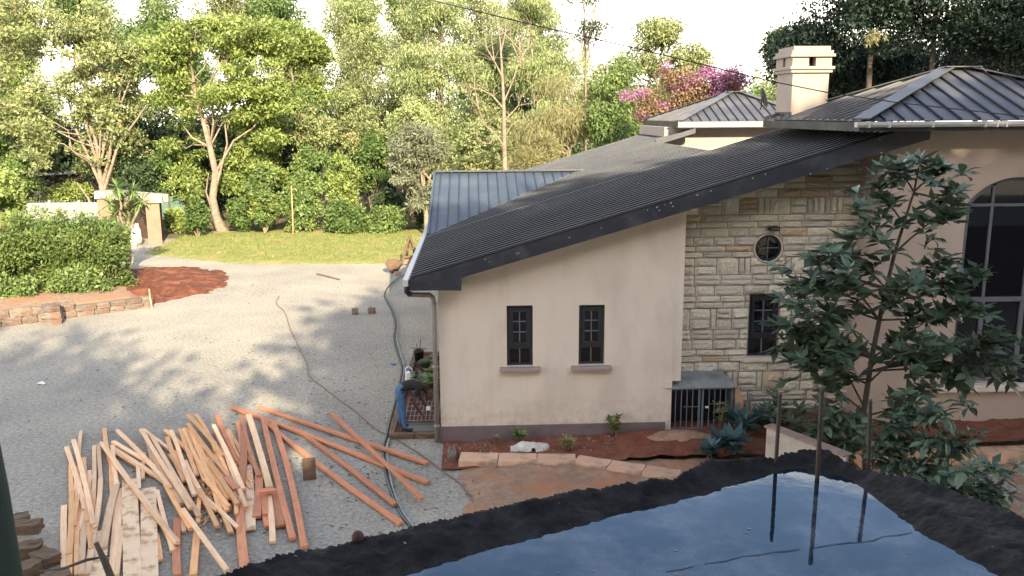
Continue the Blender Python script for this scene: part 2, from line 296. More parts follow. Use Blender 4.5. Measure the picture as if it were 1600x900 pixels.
# ================================================================== THE GROUND
def noise2(x, y, s=1., o=3, seed=0):
    from mathutils import noise as nz
    return nz.fractal(Vector((x*s, y*s, seed*7.3)), 1., 2., o)
def field(name, x0, x1, y0, y1, res, zf, mt, **k):
    nx = int((x1-x0)/res)+1; ny = int((y1-y0)/res)+1; v = []; ok = []
    for j in range(ny):
        for i in range(nx):
            x = x0+i*res; y = y0+j*res; z = zf(x, y); v.append((x, y, -.2 if z is None else z)); ok.append(z is not None)
    f = [(j*nx+i, j*nx+i+1, (j+1)*nx+i+1, (j+1)*nx+i) for j in range(ny-1) for i in range(nx-1) if ok[j*nx+i] or ok[(j+1)*nx+i+1]]
    me = bpy.data.meshes.new(name); me.from_pydata(v, [], f); me.polygons.foreach_set('use_smooth', [True]*len(f)); me.update()
    return tag(link(name, me, mt), **k)
def gravelmat():
    m = bpy.data.materials.new('crushed_stone'); m.use_nodes = True; n = m.node_tree.nodes; l = m.node_tree.links; p = n['Principled BSDF']; p.inputs['Roughness'].default_value = .95
    t = n.new('ShaderNodeTexCoord')
    def nz(s, d=4, r=.6):
        q = n.new('ShaderNodeTexNoise'); q.inputs['Scale'].default_value = s; q.inputs['Detail'].default_value = d; q.inputs['Roughness'].default_value = r; l.new(t.outputs['Object'], q.inputs['Vector']); return q.outputs['Fac']
    def ramp(src, stops):
        r = n.new('ShaderNodeValToRGB'); e = r.color_ramp.elements
        e[0].position, e[0].color = stops[0][0], (*stops[0][1],1); e[1].position, e[1].color = stops[1][0], (*stops[1][1],1)
        for a, c in stops[2:]: q = e.new(a); q.color = (*c,1)
        l.new(src, r.inputs[0]); return r.outputs[0]
    base = ramp(nz(14,8,.75), [(.30,(.13,.119,.10)), (.70,(.56,.512,.43)), (.46,(.30,.274,.23)), (.56,(.385,.352,.296))])
    big = ramp(nz(.35,5), [(.36,(1.10,1.08,1.03)), (.66,(.80,.80,.79))])
    mu = n.new('ShaderNodeMixRGB'); mu.blend_type = 'MULTIPLY'; mu.inputs[0].default_value = 1; l.new(base, mu.inputs[1]); l.new(big, mu.inputs[2])
    d = n.new('ShaderNodeMapRange'); d.inputs[1].default_value = .70; d.inputs[2].default_value = .76; l.new(nz(3.2,9,.72), d.inputs[0])
    m2 = n.new('ShaderNodeMixRGB'); l.new(d.outputs[0], m2.inputs[0]); l.new(mu.outputs[0], m2.inputs[1]); m2.inputs[2].default_value = (.13,.105,.08,1)
    l.new(m2.outputs[0], p.inputs['Base Color'])
    b = n.new('ShaderNodeBump'); b.inputs['Distance'].default_value = .03; l.new(nz(16,6,.75), b.inputs['Height']); l.new(b.outputs[0], p.inputs['Normal']); return m
M['gravel'] = gravelmat()
M['gravelx'] = mat('gravel_stone', (.36,.345,.32), (.24,.23,.21), .95, 9, rnd=.3)
M['lawn'] = mat('lawn_grass', (.17,.20,.045), (.30,.29,.08), .95, 5, .05, 30, c3=(.36,.27,.11), s3=.9)
M['floor'] = mat('forest_floor', (.16,.11,.06), (.10,.09,.035), .98, 2, .05, 10, c3=(.13,.15,.04), s3=.7)
MB().add([(-260,-120,0),(260,-120,0),(260,400,0),(-260,400,0)], [(0,1,2,3)]).build('ground', M['gravel'], kind='structure')
lo = [G(258,388), G(300,393), G(345,402), G(430,404.5), G(520,409), G(605,413.5), G(690,416)]
lo[-1] = Vector((1.5, 20.0, 0))
field('lawn', -15., 9., 19.6, 31., .25, lambda x, y: (lambda ed: .07*min(1,(y-ed)/.35)+.02*noise2(x,y,1.5) if y > ed else (-.05 if y > ed-.5 else None))(
      20.2 + (max(0, -x-10)*.55) + (.0 if x > -4 else .12*(-4-x)*.6) + .12*noise2(x,0,1.2)), M['lawn'], kind='structure')
MB().add([(-60,28.8,.012),(70,28.8,.012),(70,140,.012),(-60,140,.012)], [(0,1,2,3)]).build('forest_floor', M['floor'], kind='structure')
# pale drive by the gate stays gravel; red soil island and the hedge bed on the left
field('red_soil_patch', -15.5, -7.5, 12.0, 21., .14, lambda x, y: (lambda d: .26*min(1,max(-.4,d))+.10*noise2(x,y,1.1)*max(0,d)+.05*noise2(x,y,4) if d > -.3 else None)(
      min((1-((x+12.6)/3.35)**2-((y-16.1)/3.9)**2)*1.6+.28*noise2(x,y,.9,3,5), (y-(12.42-(x+10.5)*-.0+max(0,(-10.5-x))*-.45))*1.2 )), M['red'], kind='structure')
def bedz(x, y):
    e = y-(12.46+(x+10.53)*.62); r = -10.7-(y-12.5)*.5-x
    d = min(e*2, 1, (17.5-y), r*2)
    return None if d < -.2 or x > -10.55 else .33*min(1,max(0,d))+.03*noise2(x,y,2)
field('hedge_bed', -24, -10.5, 8.2, 17.5, .2, bedz, M['kerbsoil'] if 'kerbsoil' in M else M['rough'], kind='structure')
# soil bed along the house, terrace of rough earth in front of it
def bz(x): return .05+.030*max(0, x)
field('planting_bed', -.66, 15., -1.35, .58, .07, lambda x, y: bz(x)+.035*noise2(x,y,3)+.02*noise2(x,y,9)+(.05 if x > 2.6 and x < 4.2 and y < -.1 else 0), M['reddark'], kind='structure')
field('rough_earth', -.35, 13., -6.5, -1.25, .09, lambda x, y: -.03+.13*min(1,(x+.35)*2)+.05*noise2(x,y,1.4)+.025*noise2(x,y,6)-(.10 if x > 5 else 0), M['rough'], kind='structure')
# ================================================================== THE HOUSE
house = empty('house', (0,0,0), label='cream rendered house with dark ribbed metal roofs and a cut stone wall', cat='house')
S1 = .2927
def rz(x): return 3.24+S1*(x+1.18)                    # top of the long roof
# --- front gable wall with two window openings
gw = MB().prism([(-.71,0,0),(3.66,0,0),(3.66,0,rz(3.66)-.16),(-.71,0,rz(-.71)-.16)], (0,.25,0)).build('plaster_wall', M['plaster'], house)
cut(gw, [MB().box(.545,-.1,1.475,1.03,.5,2.64), MB().box(1.885,-.1,1.475,2.37,.5,2.63)])
MB().box(-.74,-.035,-.1,3.55,-.003,.325).build('plinth', M['plinth'], house)
MB().box(3.55,.01,1.13,3.83,.30,rz(3.7)-.25).build('pilaster', M['plaster'], house)
MB().box(3.49,-.03,1.0,3.66,.28,1.128).build('pilaster_foot', M['plaster'], house)
MB().box(-.71,.25,0,-.46,15.6,rz(-.7)-.2).build('side_wall', M['plaster'], house)
MB().box(-.46,15.35,0,9.,15.6,4.0).build('rear_wall', M['plaster'], house)
def casement(x0, x1, z0, z1, Y, name='window'):
    w = MB(); t = .055
    w.box(x0,Y,z0,x0+t,Y+.07,z1).box(x1-t,Y,z0,x1,Y+.07,z1).box(x0+t,Y,z1-t,x1-t,Y+.07,z1).box(x0+t,Y,z0,x1-t,Y+.07,z0+.04)
    zm = z0+(z1-z0)*.30; w.box(x0+t,Y,zm-.03,x1-t,Y+.07,zm+.03)
    fr = w.build(name, M['navy'], house)
    s = MB(); a = x0+t+.004; b = x1-t-.004; c = zm+.034; d = z1-t-.004; q = .055
    s.box(a,Y-.02,c,a+q,Y+.03,d).box(b-q,Y-.02,c,b,Y+.03,d).box(a+q,Y-.02,d-q-.02,b-q,Y+.03,d).box(a+q,Y-.02,c,b-q,Y+.03,c+q+.01)
    s.build('sash', M['navy'], fr)
    m = MB(); xm = (x0+x1)/2; m.box(xm-.010,Y-.01,c+q,xm+.010,Y+.025,d-q); m.box(xm-.010,Y+.01,z0+.04,xm+.010,Y+.04,zm-.03)
    for k in (1,2): zz = c+q+(d-c-2*q)*k/3; m.box(a+q,Y-.008,zz-.009,xm-.011,Y+.023,zz+.009); m.box(xm+.011,Y-.008,zz-.009,b-q,Y+.023,zz+.009)
    m.build('glazing_bar', M['greyframe'], fr)
    xs = [(a+q,xm-.01),(xm+.01,b-q)]; hh = (d-c-2*q)/3
    for i in range(3):
        for u, v in xs: MB().box(u,Y+.028,c+q+hh*i+.009,v,Y+.034,c+q+hh*(i+1)-.009).build('pane', M['glass'], fr)
    for u, v in ((x0+t,xm-.01),(xm+.01,x1-t)): MB().box(u,Y+.045,z0+.04,v,Y+.05,zm-.03).build('pane', M['glass'], fr)
    return fr
for x0, x1 in ((.549,1.026),(1.889,2.366)): casement(x0, x1, 1.479, 2.632, .09)
for x0, x1 in ((.41,1.17),(1.74,2.50)):
    bevel(MB().box(x0,-.13,1.385,x1,.10,1.472).build('window_sill', M['sill'], house), .02)
# --- cut stone wall
YS = .6
sw = MB().prism([(3.67,YS,0),(7.5,YS,0),(7.5,YS,rz(7.5)-.16),(3.67,YS,rz(3.67)-.16)], (0,.3,0)).build('stone_wall', M['mortar'], house)
RX, RZ, RR = 5.575, 3.555, .262
circ = lambda r, y0, y1: MB().prism([(RX+r*cos(2*pi*k/32), y0, RZ+r*sin(2*pi*k/32)) for k in range(32)], (0,y1-y0,0))
WX0, WX1, WZ0, WZ1 = 5.27, 5.86, 1.42, 2.66
cut(sw, [circ(RR, YS-.2, YS+.6), MB().box(WX0,YS-.2,WZ0,WX1,YS+.6,WZ1)])
def stone_mesh(seed, split=False):
    """rock-faced block, unit width and height, face toward -Y; margins flat, middle split proud"""
    rg = random.Random(seed); nx, nz_ = 7, (5 if not split else 7); v = []; f = []
    for j in range(nz_):
        for i in range(nx):
            u = i/(nx-1); w = j/(nz_-1); e = min(i, nx-1-i, j, nz_-1-j)
            y = -.35 if e == 0 else -(.75+rg.random()*.8)
            if split and e > 0: y = -.5-(.9 if w > .62 or (w < .42 and w > .12) else -.1)*(.8+.4*rg.random())
            uu = u; ww = w
            if e == 0: uu += 0; ww += 0
            else: uu += rg.uniform(-.03,.03); ww += rg.uniform(-.05,.05)
            v.append((uu, y, ww))
    for j in range(nz_-1):
        for i in range(nx-1): a = j*nx+i; f.append((a, a+1, a+nx+1, a+nx))
    b = len(v); v += [(0,1,0),(1,1,0),(1,1,1),(0,1,1)]
    f += [tuple([b+1,b]+list(range(0,nx))), tuple([b,b+3]+[j*nx for j in range(nz_-1,-1,-1)]), tuple([b+2,b+1]+[nx-1+j*nx for j in range(nz_)]), tuple([b+3,b+2]+[(nz_-1)*nx+i for i in range(nx-1,-1,-1)])]
    me = bpy.data.meshes.new('stone'); me.from_pydata(v, [], f); bm = bmesh.new(); bm.from_mesh(me); bmesh.ops.triangulate(bm, faces=bm.faces[:]); bmesh.ops.recalc_face_normals(bm, faces=bm.faces); bm.to_mesh(me); bm.free(); me.update(); return me
SM = {}
for q, mt in (('a','stone'),('g','stonegrey'),('o','stoneorange')):
    SM[q] = [stone_mesh(k*3+ord(q)) for k in range(5)]+[stone_mesh(50+k*3+ord(q), True) for k in range(3)]
    for me in SM[q]: me.materials.append(M[mt])
g = .010
rows = []                                              # (height, kind): kinds n normal, t thin, d double groove, b basket
z = .30; spec = [(.21,'n'),(.20,'d'),(.40,'b'),(.21,'n'),(.125,'t'),(.125,'t'),(.20,'n'),(.20,'d'),(.42,'b'),(.125,'t'),(.125,'t'),(.20,'n'),(.21,'d'),(.33,'b'),(.115,'t'),(.115,'t'),(.17,'n'),(.17,'n'),(.12,'t'),(.13,'t'),(.32,'b'),(.17,'n'),(.12,'t'),(.12,'t'),(.18,'n'),(.30,'b'),(.17,'n'),(.12,'t'),(.17,'n')]
rs = random.Random(5)
def put_stone(x0, x1, z0, z1, ty, deep=1.):
    if x1-x0 < .04 or z1-z0 < .04: return
    if z1 > rz((x0+x1)/2)-.2: 
        return
    for bx0, bx1, bz0, bz1 in ((WX0-.01,WX1+.01,WZ0-.10,WZ1+.01),):
        if x1 > bx0 and x0 < bx1 and z1 > bz0 and z0 < bz1:
            if z0 < bz0-.03 and z1 > bz0: z1 = bz0
            elif z1 > bz1+.03 and z0 < bz1: z0 = bz1
            elif x0 < bx0-.03: put_stone(x0, bx0, z0, z1, ty); 
            if x1 > bx0 and x0 < bx1 and z1 > bz0+.001 and z0 < bz1-.001:
                if x1 > bx1+.03: put_stone(bx1, x1, z0, z1, ty)
                return
    if z1-z0 < .04: return
    if x0 < 4.92 and z0 < 1.2 and x0 < 4.85 and z1 < 1.16: return
    r_ = rs.random(); top = z0 > 3.45; bot = z0 < .75
    q = 'o' if r_ < (.10 if top or bot else .02) else ('g' if r_ < (.6 if top else .16) else 'a')
    me = SM[q][rs.randrange(5) if ty != 'd' else 5+rs.randrange(3)]
    o = link('stone', me, None, sw); o.location = (x0+g, YS, z0+g); o.scale = (x1-x0-2*g, rs.uniform(.034,.060)*deep, z1-z0-2*g)
    cx = max(x0, min(RX, x1)); cz = max(z0, min(RZ, z1))
    if math.hypot(cx-RX, cz-RZ) < RR+.03:
        if all(math.hypot(a-RX, b-RZ) < RR for a in (x0,x1) for b in (z0,z1)): bpy.data.objects.remove(o); return
        good = False
        for ex in (0, .013, -.009, .021):
            o.data = me.copy(); cut(o, [circ(RR+.035+ex, YS-.31-ex, YS+.33)])
            ys = [v.co.y*o.scale[1] for v in o.data.vertices]
            if ys and min(ys) > -.12 and max(ys) < .12: good = True; break
        if not good: bpy.data.objects.remove(o); return
        if len(o.data.polygons) < 4: bpy.data.objects.remove(o)
for h, kd in spec:
    x = 3.82-rs.random()*.2
    while x < 7.45:
        if kd == 'b':
            if rs.random() < .45: w = .115; put_stone(max(3.82,x), min(7.45,x+w), z, z+h, 'n', .8)
            else:
                w = rs.uniform(.30,.44); k_ = rs.random()
                if k_ < .5: put_stone(max(3.82,x), min(7.45,x+w), z, z+h/2, 'n'); put_stone(max(3.82,x), min(7.45,x+w), z+h/2, z+h, 'd' if rs.random() < .5 else 'n')
                elif k_ < .75: put_stone(max(3.82,x), min(7.45,x+w), z, z+h/3, 'n', .9); put_stone(max(3.82,x), min(7.45,x+w), z+h/3, z+h, 'd')
                else: put_stone(max(3.82,x), min(7.45,x+w), z, z+h, 'n')
        else:
            w = rs.uniform(.36,.60) if kd != 't' else rs.uniform(.40,.62); put_stone(max(3.82,x), min(7.45,x+w), z, z+h, kd)
        x += w
    z += h
casement(WX0+.002, WX1-.002, WZ0+.002, WZ1-.002, YS+.05)
bevel(MB().box(WX0-.12,YS-.12,WZ0-.095,WX1+.14,YS+.04,WZ0-.003).build('window_sill', M['plaster'], house), .015)
rw = MB(); ro, ri = RR+.032, RR-.028
def ring(mb, cx, cz, ro, ri, y0, y1, n=36):
    v = []; f = []
    for k in range(n):
        c_, s_ = cos(2*pi*k/n), sin(2*pi*k/n); v += [(cx+ro*c_,y0,cz+ro*s_),(cx+ro*c_,y1,cz+ro*s_),(cx+ri*c_,y1,cz+ri*s_),(cx+ri*c_,y0,cz+ri*s_)]
    for k in range(n):
        a = 4*k; b = 4*((k+1)%n); f += [(a+i, a+(i+1)%4, b+(i+1)%4, b+i) for i in range(4)]
    return mb.add(v, f)
ring(rw, RX, RZ, RR+.018, RR-.005, YS-.03, YS+.10).build('window_surround', M['plaster'], house)
rwf = ring(MB(), RX, RZ, RR-.006, RR-.045, YS+.0, YS+.06).build('round_window', M['navy'], house)
MB().box(RX-.009,YS+.02,RZ-RR+.045,RX+.009,YS+.05,RZ+RR-.045).box(RX-RR+.045,YS+.018,RZ-.009,RX-.011,YS+.048,RZ+.009).box(RX+.011,YS+.018,RZ-.009,RX+RR-.045,YS+.048,RZ+.009).build('glazing_bar', M['greyframe'], rwf)
circ(RR-.04, YS+.052, YS+.058).build('pane', M['glass'], rwf)
# --- the long roof
def clip(poly, ax, lim, sign):
    out = []
    for i in range(len(poly)):
        a, b = poly[i], poly[(i+1)%len(poly)]; da = sign*(a[ax]-lim); db = sign*(b[ax]-lim)
        if da >= 0: out.append(a)
        if (da > 0) != (db > 0) and abs(da-db) > 1e-9:
            t = da/(da-db); out.append(tuple(a[k]+(b[k]-a[k])*t for k in range(2)))
    return out
def roof_face(parent, poly, down, spacing, mt, sw_=.03, sh=.03, name='roof_panel', joined=False, phase=0., th=.014, seammat=None, trim=0.):
    P = [Vector(p) for p in poly]; dn = Vector(down).normalized(); n = (P[1]-P[0]).cross(P[2]-P[1]).normalized()
    if n.z < 0: n = -n
    dn = (dn-n*dn.dot(n)).normalized(); u = dn.cross(n).normalized(); O = P[0]
    Q = [((p-O).dot(u), (p-O).dot(dn)) for p in P]; us = [q[0] for q in Q]; a = min(us)-phase
    to3 = lambda q, h=0: O+u*q[0]+dn*q[1]+n*h
    J = MB()
    if joined: J.prism([to3(q) for q in Q], -n*th)
    while a < max(us)-1e-4:
        b = a+spacing
        c = clip(clip(Q, 0, a+.0015, 1), 0, b-.0015, -1)
        if len(c) >= 3:
            mb = J if joined else MB()
            if not joined: mb.prism([to3(q) for q in c], -n*th)
            e = clip(clip(Q, 0, a-.001+.012, 1), 0, a+.014, -1)
            if len(e) >= 3 and a > min(us)-.001:
                v0 = min(q[1] for q in e)+trim; v1 = max(q[1] for q in e)-.004
                if v1-v0 > .05:
                    mb.bar(to3((a+sw_/2,v0), sh/2+.001), to3((a+sw_/2,v1), sh/2+.001), sw_, sh, n, mi=1)
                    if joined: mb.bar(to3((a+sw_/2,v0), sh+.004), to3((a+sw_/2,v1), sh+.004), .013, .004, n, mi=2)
            if not joined: mb.build(name, [mt, seammat or mt], parent)
        a = b
    if joined: return J.build(name, [mt, seammat or mt, M['crestlit']], parent)
def cap(parent, a, b, w, mt, name='ridge_cap', h=.03, lift=.02):
    return MB().bar(Vector(a)+Vector((0,0,lift)), Vector(b)+Vector((0,0,lift)), w, h).build(name, mt, parent)
rp = lambda x, y: (x, y, rz(x))
lr = empty('long_roof', (0,0,0)); lr.parent = house
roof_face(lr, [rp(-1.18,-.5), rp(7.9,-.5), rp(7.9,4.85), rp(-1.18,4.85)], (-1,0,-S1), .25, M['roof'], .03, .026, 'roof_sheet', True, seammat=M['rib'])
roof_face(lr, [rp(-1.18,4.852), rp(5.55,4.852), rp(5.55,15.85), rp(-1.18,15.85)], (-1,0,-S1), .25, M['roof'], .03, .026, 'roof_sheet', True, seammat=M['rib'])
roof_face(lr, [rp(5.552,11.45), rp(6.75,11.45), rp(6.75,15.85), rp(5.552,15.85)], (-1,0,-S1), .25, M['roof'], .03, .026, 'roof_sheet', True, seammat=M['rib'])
MB().prism([(5.53,4.84,rz(5.53)+.02),(5.68,4.84,rz(5.53)-.06),(5.68,4.84,rz(5.53)-.5),(5.53,4.84,rz(5.53)-.5)], (0,6.6,0)).build('ridge_cap', M['roofgrey'], lr)
MB().prism([(5.60,11.30,rz(5.6)+.05),(6.82,11.30,rz(6.82)+.05),(6.82,11.30,rz(6.82)-.10),(5.60,11.30,rz(5.6)-.10)], (0,.14,0)).build('rake_board', M['roofgrey'], lr)
fb = MB().prism([(-1.18,-.535,rz(-1.18)+.02),(7.95,-.535,rz(7.95)+.02),(7.95,-.535,rz(7.95)-.29),(-.27,-.535,rz(-.27)-.23),(-.27,-.535,3.045),(-1.18,-.535,3.065)], (0,.03,0))
fb.build('fascia', M['fascia'], lr)
MB().box(-1.17,-.504,3.05,-.275,.0-.005,3.075).build('eave_soffit', M['fascia'], lr)
MB().prism([(-.27,-.5,rz(-.27)-.20),(7.6,-.5,rz(7.6)-.20),(7.6,-.5,rz(7.6)-.23),(-.27,-.5,rz(-.27)-.23)], (0,.49,0)).build('soffit', M['fascia'], lr)
MB().box(-.30,-.503,3.076,-.272,-.006,rz(-.27)-.235).build('soffit_end', M['fascia'], lr)
MB().box(-1.20,-.50,3.06,-1.172,15.8,3.235).build('eave_board', M['fascia'], lr)
gl = MB(); gl.prism([(-1.205,-.52,3.25),(-1.30,-.52,3.25),(-1.30,-.52,3.16),(-1.27,-.52,3.13),(-1.205,-.52,3.13)], (0,16.3,0)); gl.build('eave_gutter', M['gutter'], lr)
rk = MB(); rk.bar((-1.16,-.49,rz(-1.16)+.035),(7.9,-.49,rz(7.9)+.035),.07,.012); rk.build('rake_cap', M['roof'], lr)
# nail heads on the fascia
nh = MB()
for i in range(34):
    x = random.uniform(-.2,7.2); zz = rz(x)-random.choice([.03,.10,.26,.27]); s_ = random.uniform(.006,.011); nh.box(x-s_,-.541,zz-s_,x+s_,-.5365,zz+s_)
nh.build('nail_heads', M['gutter'], lr, kind='stuff')
# gutter elbow and downpipe
dp = MB(); dp.tube([(-1.25,-.30,3.14),(-1.25,-.30,3.0),(-1.20,-.24,2.93),(-1.0,-.16,2.90),(-.86,-.11,2.89),(-.80,-.09,2.84),(-.785,-.085,2.74),(-.785,-.085,.05)], .045, 12)
dpo = dp.build('downpipe', M['pipe'], house, True)
MB().tube([(-1.25,-.30,3.135),(-1.25,-.30,3.0),(-1.20,-.24,2.93)], .053, 12).build('pipe_elbow', M['navy'], dpo, True)
for zz in (2.68,1.5,.35): MB().lathe((-.785,-.085,zz), [(.05,0),(.056,.01),(.056,.05),(.05,.06)], 14).build('pipe_bracket', M['pipe'], dpo)
# --- blue cross gable
br = empty('side_gable_roof', (0,0,0)); br.parent = house
RYg, RZg = 9.45, 4.475; EY, EZ = 5.03, 3.262
vx = lambda y: -1.12+(y-EY)*(3.02+1.12)/(RYg-EY)
roof_face(br, [(-1.12,RYg,RZg),(3.02,RYg,RZg),(-1.12,EY,EZ)], (0,-1,-(RZg-EZ)/(RYg-EY)), .265, M['roofblue'], .024, .03, 'roof_panel', phase=.0, seammat=M['fascia'])
roof_face(br, [(-1.12,RYg+.004,RZg),(3.02,RYg+.004,RZg),(-1.12,RYg+4.4,EZ)], (0,1,-(RZg-EZ)/(RYg-EY)), .265, M['roofblue'], .024, .03, 'roof_panel', seammat=M['fascia'])
MB().bar((-1.14,RYg,RZg+.03),(3.2,RYg,RZg+.03),.26,.03).build('ridge_cap', M['roofgrey'], br)
MB().bar((-1.15,EY,EZ+.01),(-1.15,RYg,RZg+.01),.05,.10).build('rake_cap', M['roofblue'], br)
MB().prism([(-.9,EY,0),(-.9,RYg+4.2,0),(-.9,RYg+4.2,3.1),(-.9,RYg,4.33),(-.9,EY,3.1)], (.185,0,0)).build('gable_end_wall', M['plaster'], br)
# --- cream block with the small hip roof at the back
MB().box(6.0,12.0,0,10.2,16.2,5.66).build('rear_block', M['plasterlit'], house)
hr = empty('small_hip_roof', (0,0,0)); hr.parent = house
def hip(root, x0, y0, x1, y1, ze, pa, pb, sp, mt, sm):
    c0, c1, c2, c3 = (x0,y0,ze),(x1,y0,ze),(x1,y1,ze),(x0,y1,ze); pa = tuple(pa); pb = tuple(pb)
    front = [c0,c1,pb,pa] if abs(pa[0]-pb[0]) > .01 else [c0,c1,pa]
    roof_face(root, front, (0,-1,-.3), sp, mt, .028, .035, seammat=sm)
    roof_face(root, [c2,c3,pa,pb] if len(front) == 4 else [c2,c3,pa], (0,1,-.3), sp, mt, .028, .035, seammat=sm)
    roof_face(root, [c3,c0,pa], (-1,0,-.3), sp, mt, .028, .035, seammat=mt)
    roof_face(root, [c1,c2,pb], (1,0,-.3), sp, mt, .028, .035, seammat=sm)
    for c, p in ((c0,pa),(c3,pa),(c1,pb),(c2,pb)):
        MB().bar(Vector(c)+Vector((0,0,.03)), Vector(p)+Vector((0,0,.045)), .30, .02).build('hip_cap', mt, root)
    MB().bar(Vector(pa)+Vector((-.1,0,.05)), Vector(pb)+Vector((.1,0,.05)), .30, .02).build('ridge_cap', mt, root)
hip(hr, 6.30, 11.4, 10.8, 16.7, 5.84, (8.60,13.95,6.74), (9.0,13.95,6.74), .29, M['roofgrey'], M['seam'])
MB().box(6.29,11.37,5.66,10.82,11.395,5.825).build('fascia', M['fascialit'], hr)
MB().box(6.27,11.40,5.64,6.295,16.72,5.825).build('fascia', M['fascia'], hr)  # side board in the dark colour, standing for its shaded side
MB().box(6.30,11.40,5.64,10.8,16.7,5.655).build('soffit', M['sill'], hr)
# --- tower
TX, TY, TE = 7.29, -.3, 5.94
tw = MB().box(TX,TY,0,13.0,4.4,5.80).build('tower_wall', M['tower'], house)
AX0, AX1, AZ0 = 8.86, 10.72, 1.08
ac = (AX0+AX1)/2; aw = (AX1-AX0)/2; AZs = 4.46; AZt = 4.93; Rr = (aw**2+(AZt-AZs)**2)/(2*(AZt-AZs)); acz = AZt-Rr; am = math.asin(aw/Rr)
def archpoly(y, ins=0.):
    pts = [(AX0+ins,y,AZ0+ins),(AX1-ins,y,AZ0+ins)]
    for k in range(17):
        a = am*(1-2*k/16); pts.append((ac+(Rr-ins)*sin(a)*( (aw-ins)/aw if ins else 1), y, acz+(Rr-ins)*cos(a)))
    return pts
cut(tw, [MB().prism(archpoly(TY-.2), (0,.42,0)), MB().box(7.55,-.05,.1,12.75,4.15,5.6)])
MB().box(TX,TY-.03,0,12.99,TY-.002,.34).build('tower_plinth', M['tower'], house)
bevel(MB().box(8.62,TY-.14,.93,10.96,TY+.05,1.06).build('tower_window_sill', M['plaster'], house), .02)
aw_ = empty('arched_window', (0,0,0)); aw_.parent = house
YA = TY+.10
fr = MB(); op = archpoly(YA); ip = archpoly(YA, .07); n_ = len(op)
v_ = op+[(x,y+.07,z_) for x,y,z_ in op]+ip+[(x,y+.07,z_) for x,y,z_ in ip]
fr.add(v_, [f for i in range(n_) for f in ((i,(i+1)%n_,2*n_+(i+1)%n_,2*n_+i),(n_+i,3*n_+i,3*n_+(i+1)%n_,n_+(i+1)%n_),(2*n_+i,2*n_+(i+1)%n_,3*n_+(i+1)%n_,3*n_+i),(i,n_+i,n_+(i+1)%n_,(i+1)%n_))])
fr.build('window_frame', M['greyframe'], aw_)
bars = MB(); xa = [AX0+.07, 9.40, 10.16, AX1-.07]
zt = [AZ0+.07, 2.66, 4.42]
for x in xa[1:3]:
    bars.box(x-.04,YA-.01,zt[0],x+.04,YA+.06,2.62).box(x-.025,YA,2.71,x+.025,YA+.06,4.395).box(x-.025,YA,4.445,x+.025,YA+.06,acz+math.sqrt(Rr**2-(x-ac)**2)-.05)
bars.box(AX0+.06,YA-.012,2.62,AX1-.06,YA+.064,2.71); bars.box(AX0+.05,YA-.004,4.395,AX1-.05,YA+.064,4.445)
bars.build('mullion', M['greyframe'], aw_)
def pane(x0, x1, z0, z1): MB().box(x0+.002,YA+.03,z0+.002,x1-.002,YA+.036,z1-.002).build('pane', M['glass'], aw_)
for i in range(3):
    pane(xa[i]+(.04 if i else 0), xa[i+1]-(.04 if i < 2 else 0), zt[0], 2.62); pane(xa[i]+(.025 if i else 0), xa[i+1]-(.025 if i < 2 else 0), 2.71, 4.395)
MB().prism([p for p in archpoly(YA+.03, .072) if p[2] > 4.44][::1]+[(AX0+.08,YA+.03,4.447),(AX1-.08,YA+.03,4.447)][::1], (0,.006,0)).build('pane', M['glass'], aw_) if False else None
tops = [(x, YA+.03, z_) for x, y, z_ in archpoly(YA, .072) if z_ > 4.45]
MB().prism([(AX1-.075,YA+.03,4.447)]+[p for p in tops]+[(AX0+.075,YA+.03,4.447)], (0,.006,0)).build('pane', M['glass'], aw_)
for x in (8.98, 9.10, 10.5, 10.62):                    # curtains gathered behind the glass
    pass
tr_ = empty('tower_hip_roof', (0,0,0)); tr_.parent = house
hip(tr_, 6.53, -.92, 12.56, 4.05, TE+.01, (9.29,1.57,6.90), (9.80,1.57,6.90), .33, M['roofgrey'], M['seam'])
MB().box(6.50,-.90,5.77,6.53,4.04,5.925).build('fascia', M['fascia'], tr_)
MB().box(6.50,-.935,5.77,12.58,-.905,5.925).build('fascia', M['fascia'], tr_)
MB().box(6.532,-.902,5.785,12.55,4.03,5.803).build('soffit', M['fascia'], tr_)
gt = MB(); prof = [(0,0),(-.0,-.05),(-.03,-.085),(-.075,-.09),(-.105,-.05),(-.11,.0),(-.10,.0),(-.095,-.045),(-.07,-.078),(-.035,-.074),(-.012,-.045),(-.012,0)]
gt.prism([(6.42,-.94+a,5.93+b) for a, b in prof], (6.2,0,0)); gt.box(6.41,-1.05,5.842,6.425,-.94,5.93); gto = gt.build('roof_gutter', M['gutter'], tr_)
for x in (6.62,6.97,7.72,8.62,8.82,8.98,9.9,10.7): MB().box(x-.014,-1.058,5.832,x+.014,-.938,5.94).build('gutter_bracket', M['gutter'], gto)
# --- chimney
ch = empty('chimney', (0,0,0)); ch.parent = house
CX0, CX1, CY0, CY1 = 6.74, 7.52, 3.0, 3.95
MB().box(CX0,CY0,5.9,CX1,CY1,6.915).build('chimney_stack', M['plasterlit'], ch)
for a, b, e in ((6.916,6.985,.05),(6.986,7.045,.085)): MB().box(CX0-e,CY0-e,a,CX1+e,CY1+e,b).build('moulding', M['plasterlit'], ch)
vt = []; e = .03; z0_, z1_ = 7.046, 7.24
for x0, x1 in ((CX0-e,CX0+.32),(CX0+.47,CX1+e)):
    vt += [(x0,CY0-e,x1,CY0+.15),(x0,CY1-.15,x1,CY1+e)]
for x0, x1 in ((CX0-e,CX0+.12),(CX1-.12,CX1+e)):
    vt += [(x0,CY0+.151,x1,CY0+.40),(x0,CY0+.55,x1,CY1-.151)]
for a_, b_, c_, d_ in vt: MB().box(a_,b_,z0_,c_,d_,z1_).build('vent_pier', M['plasterlit'], ch)
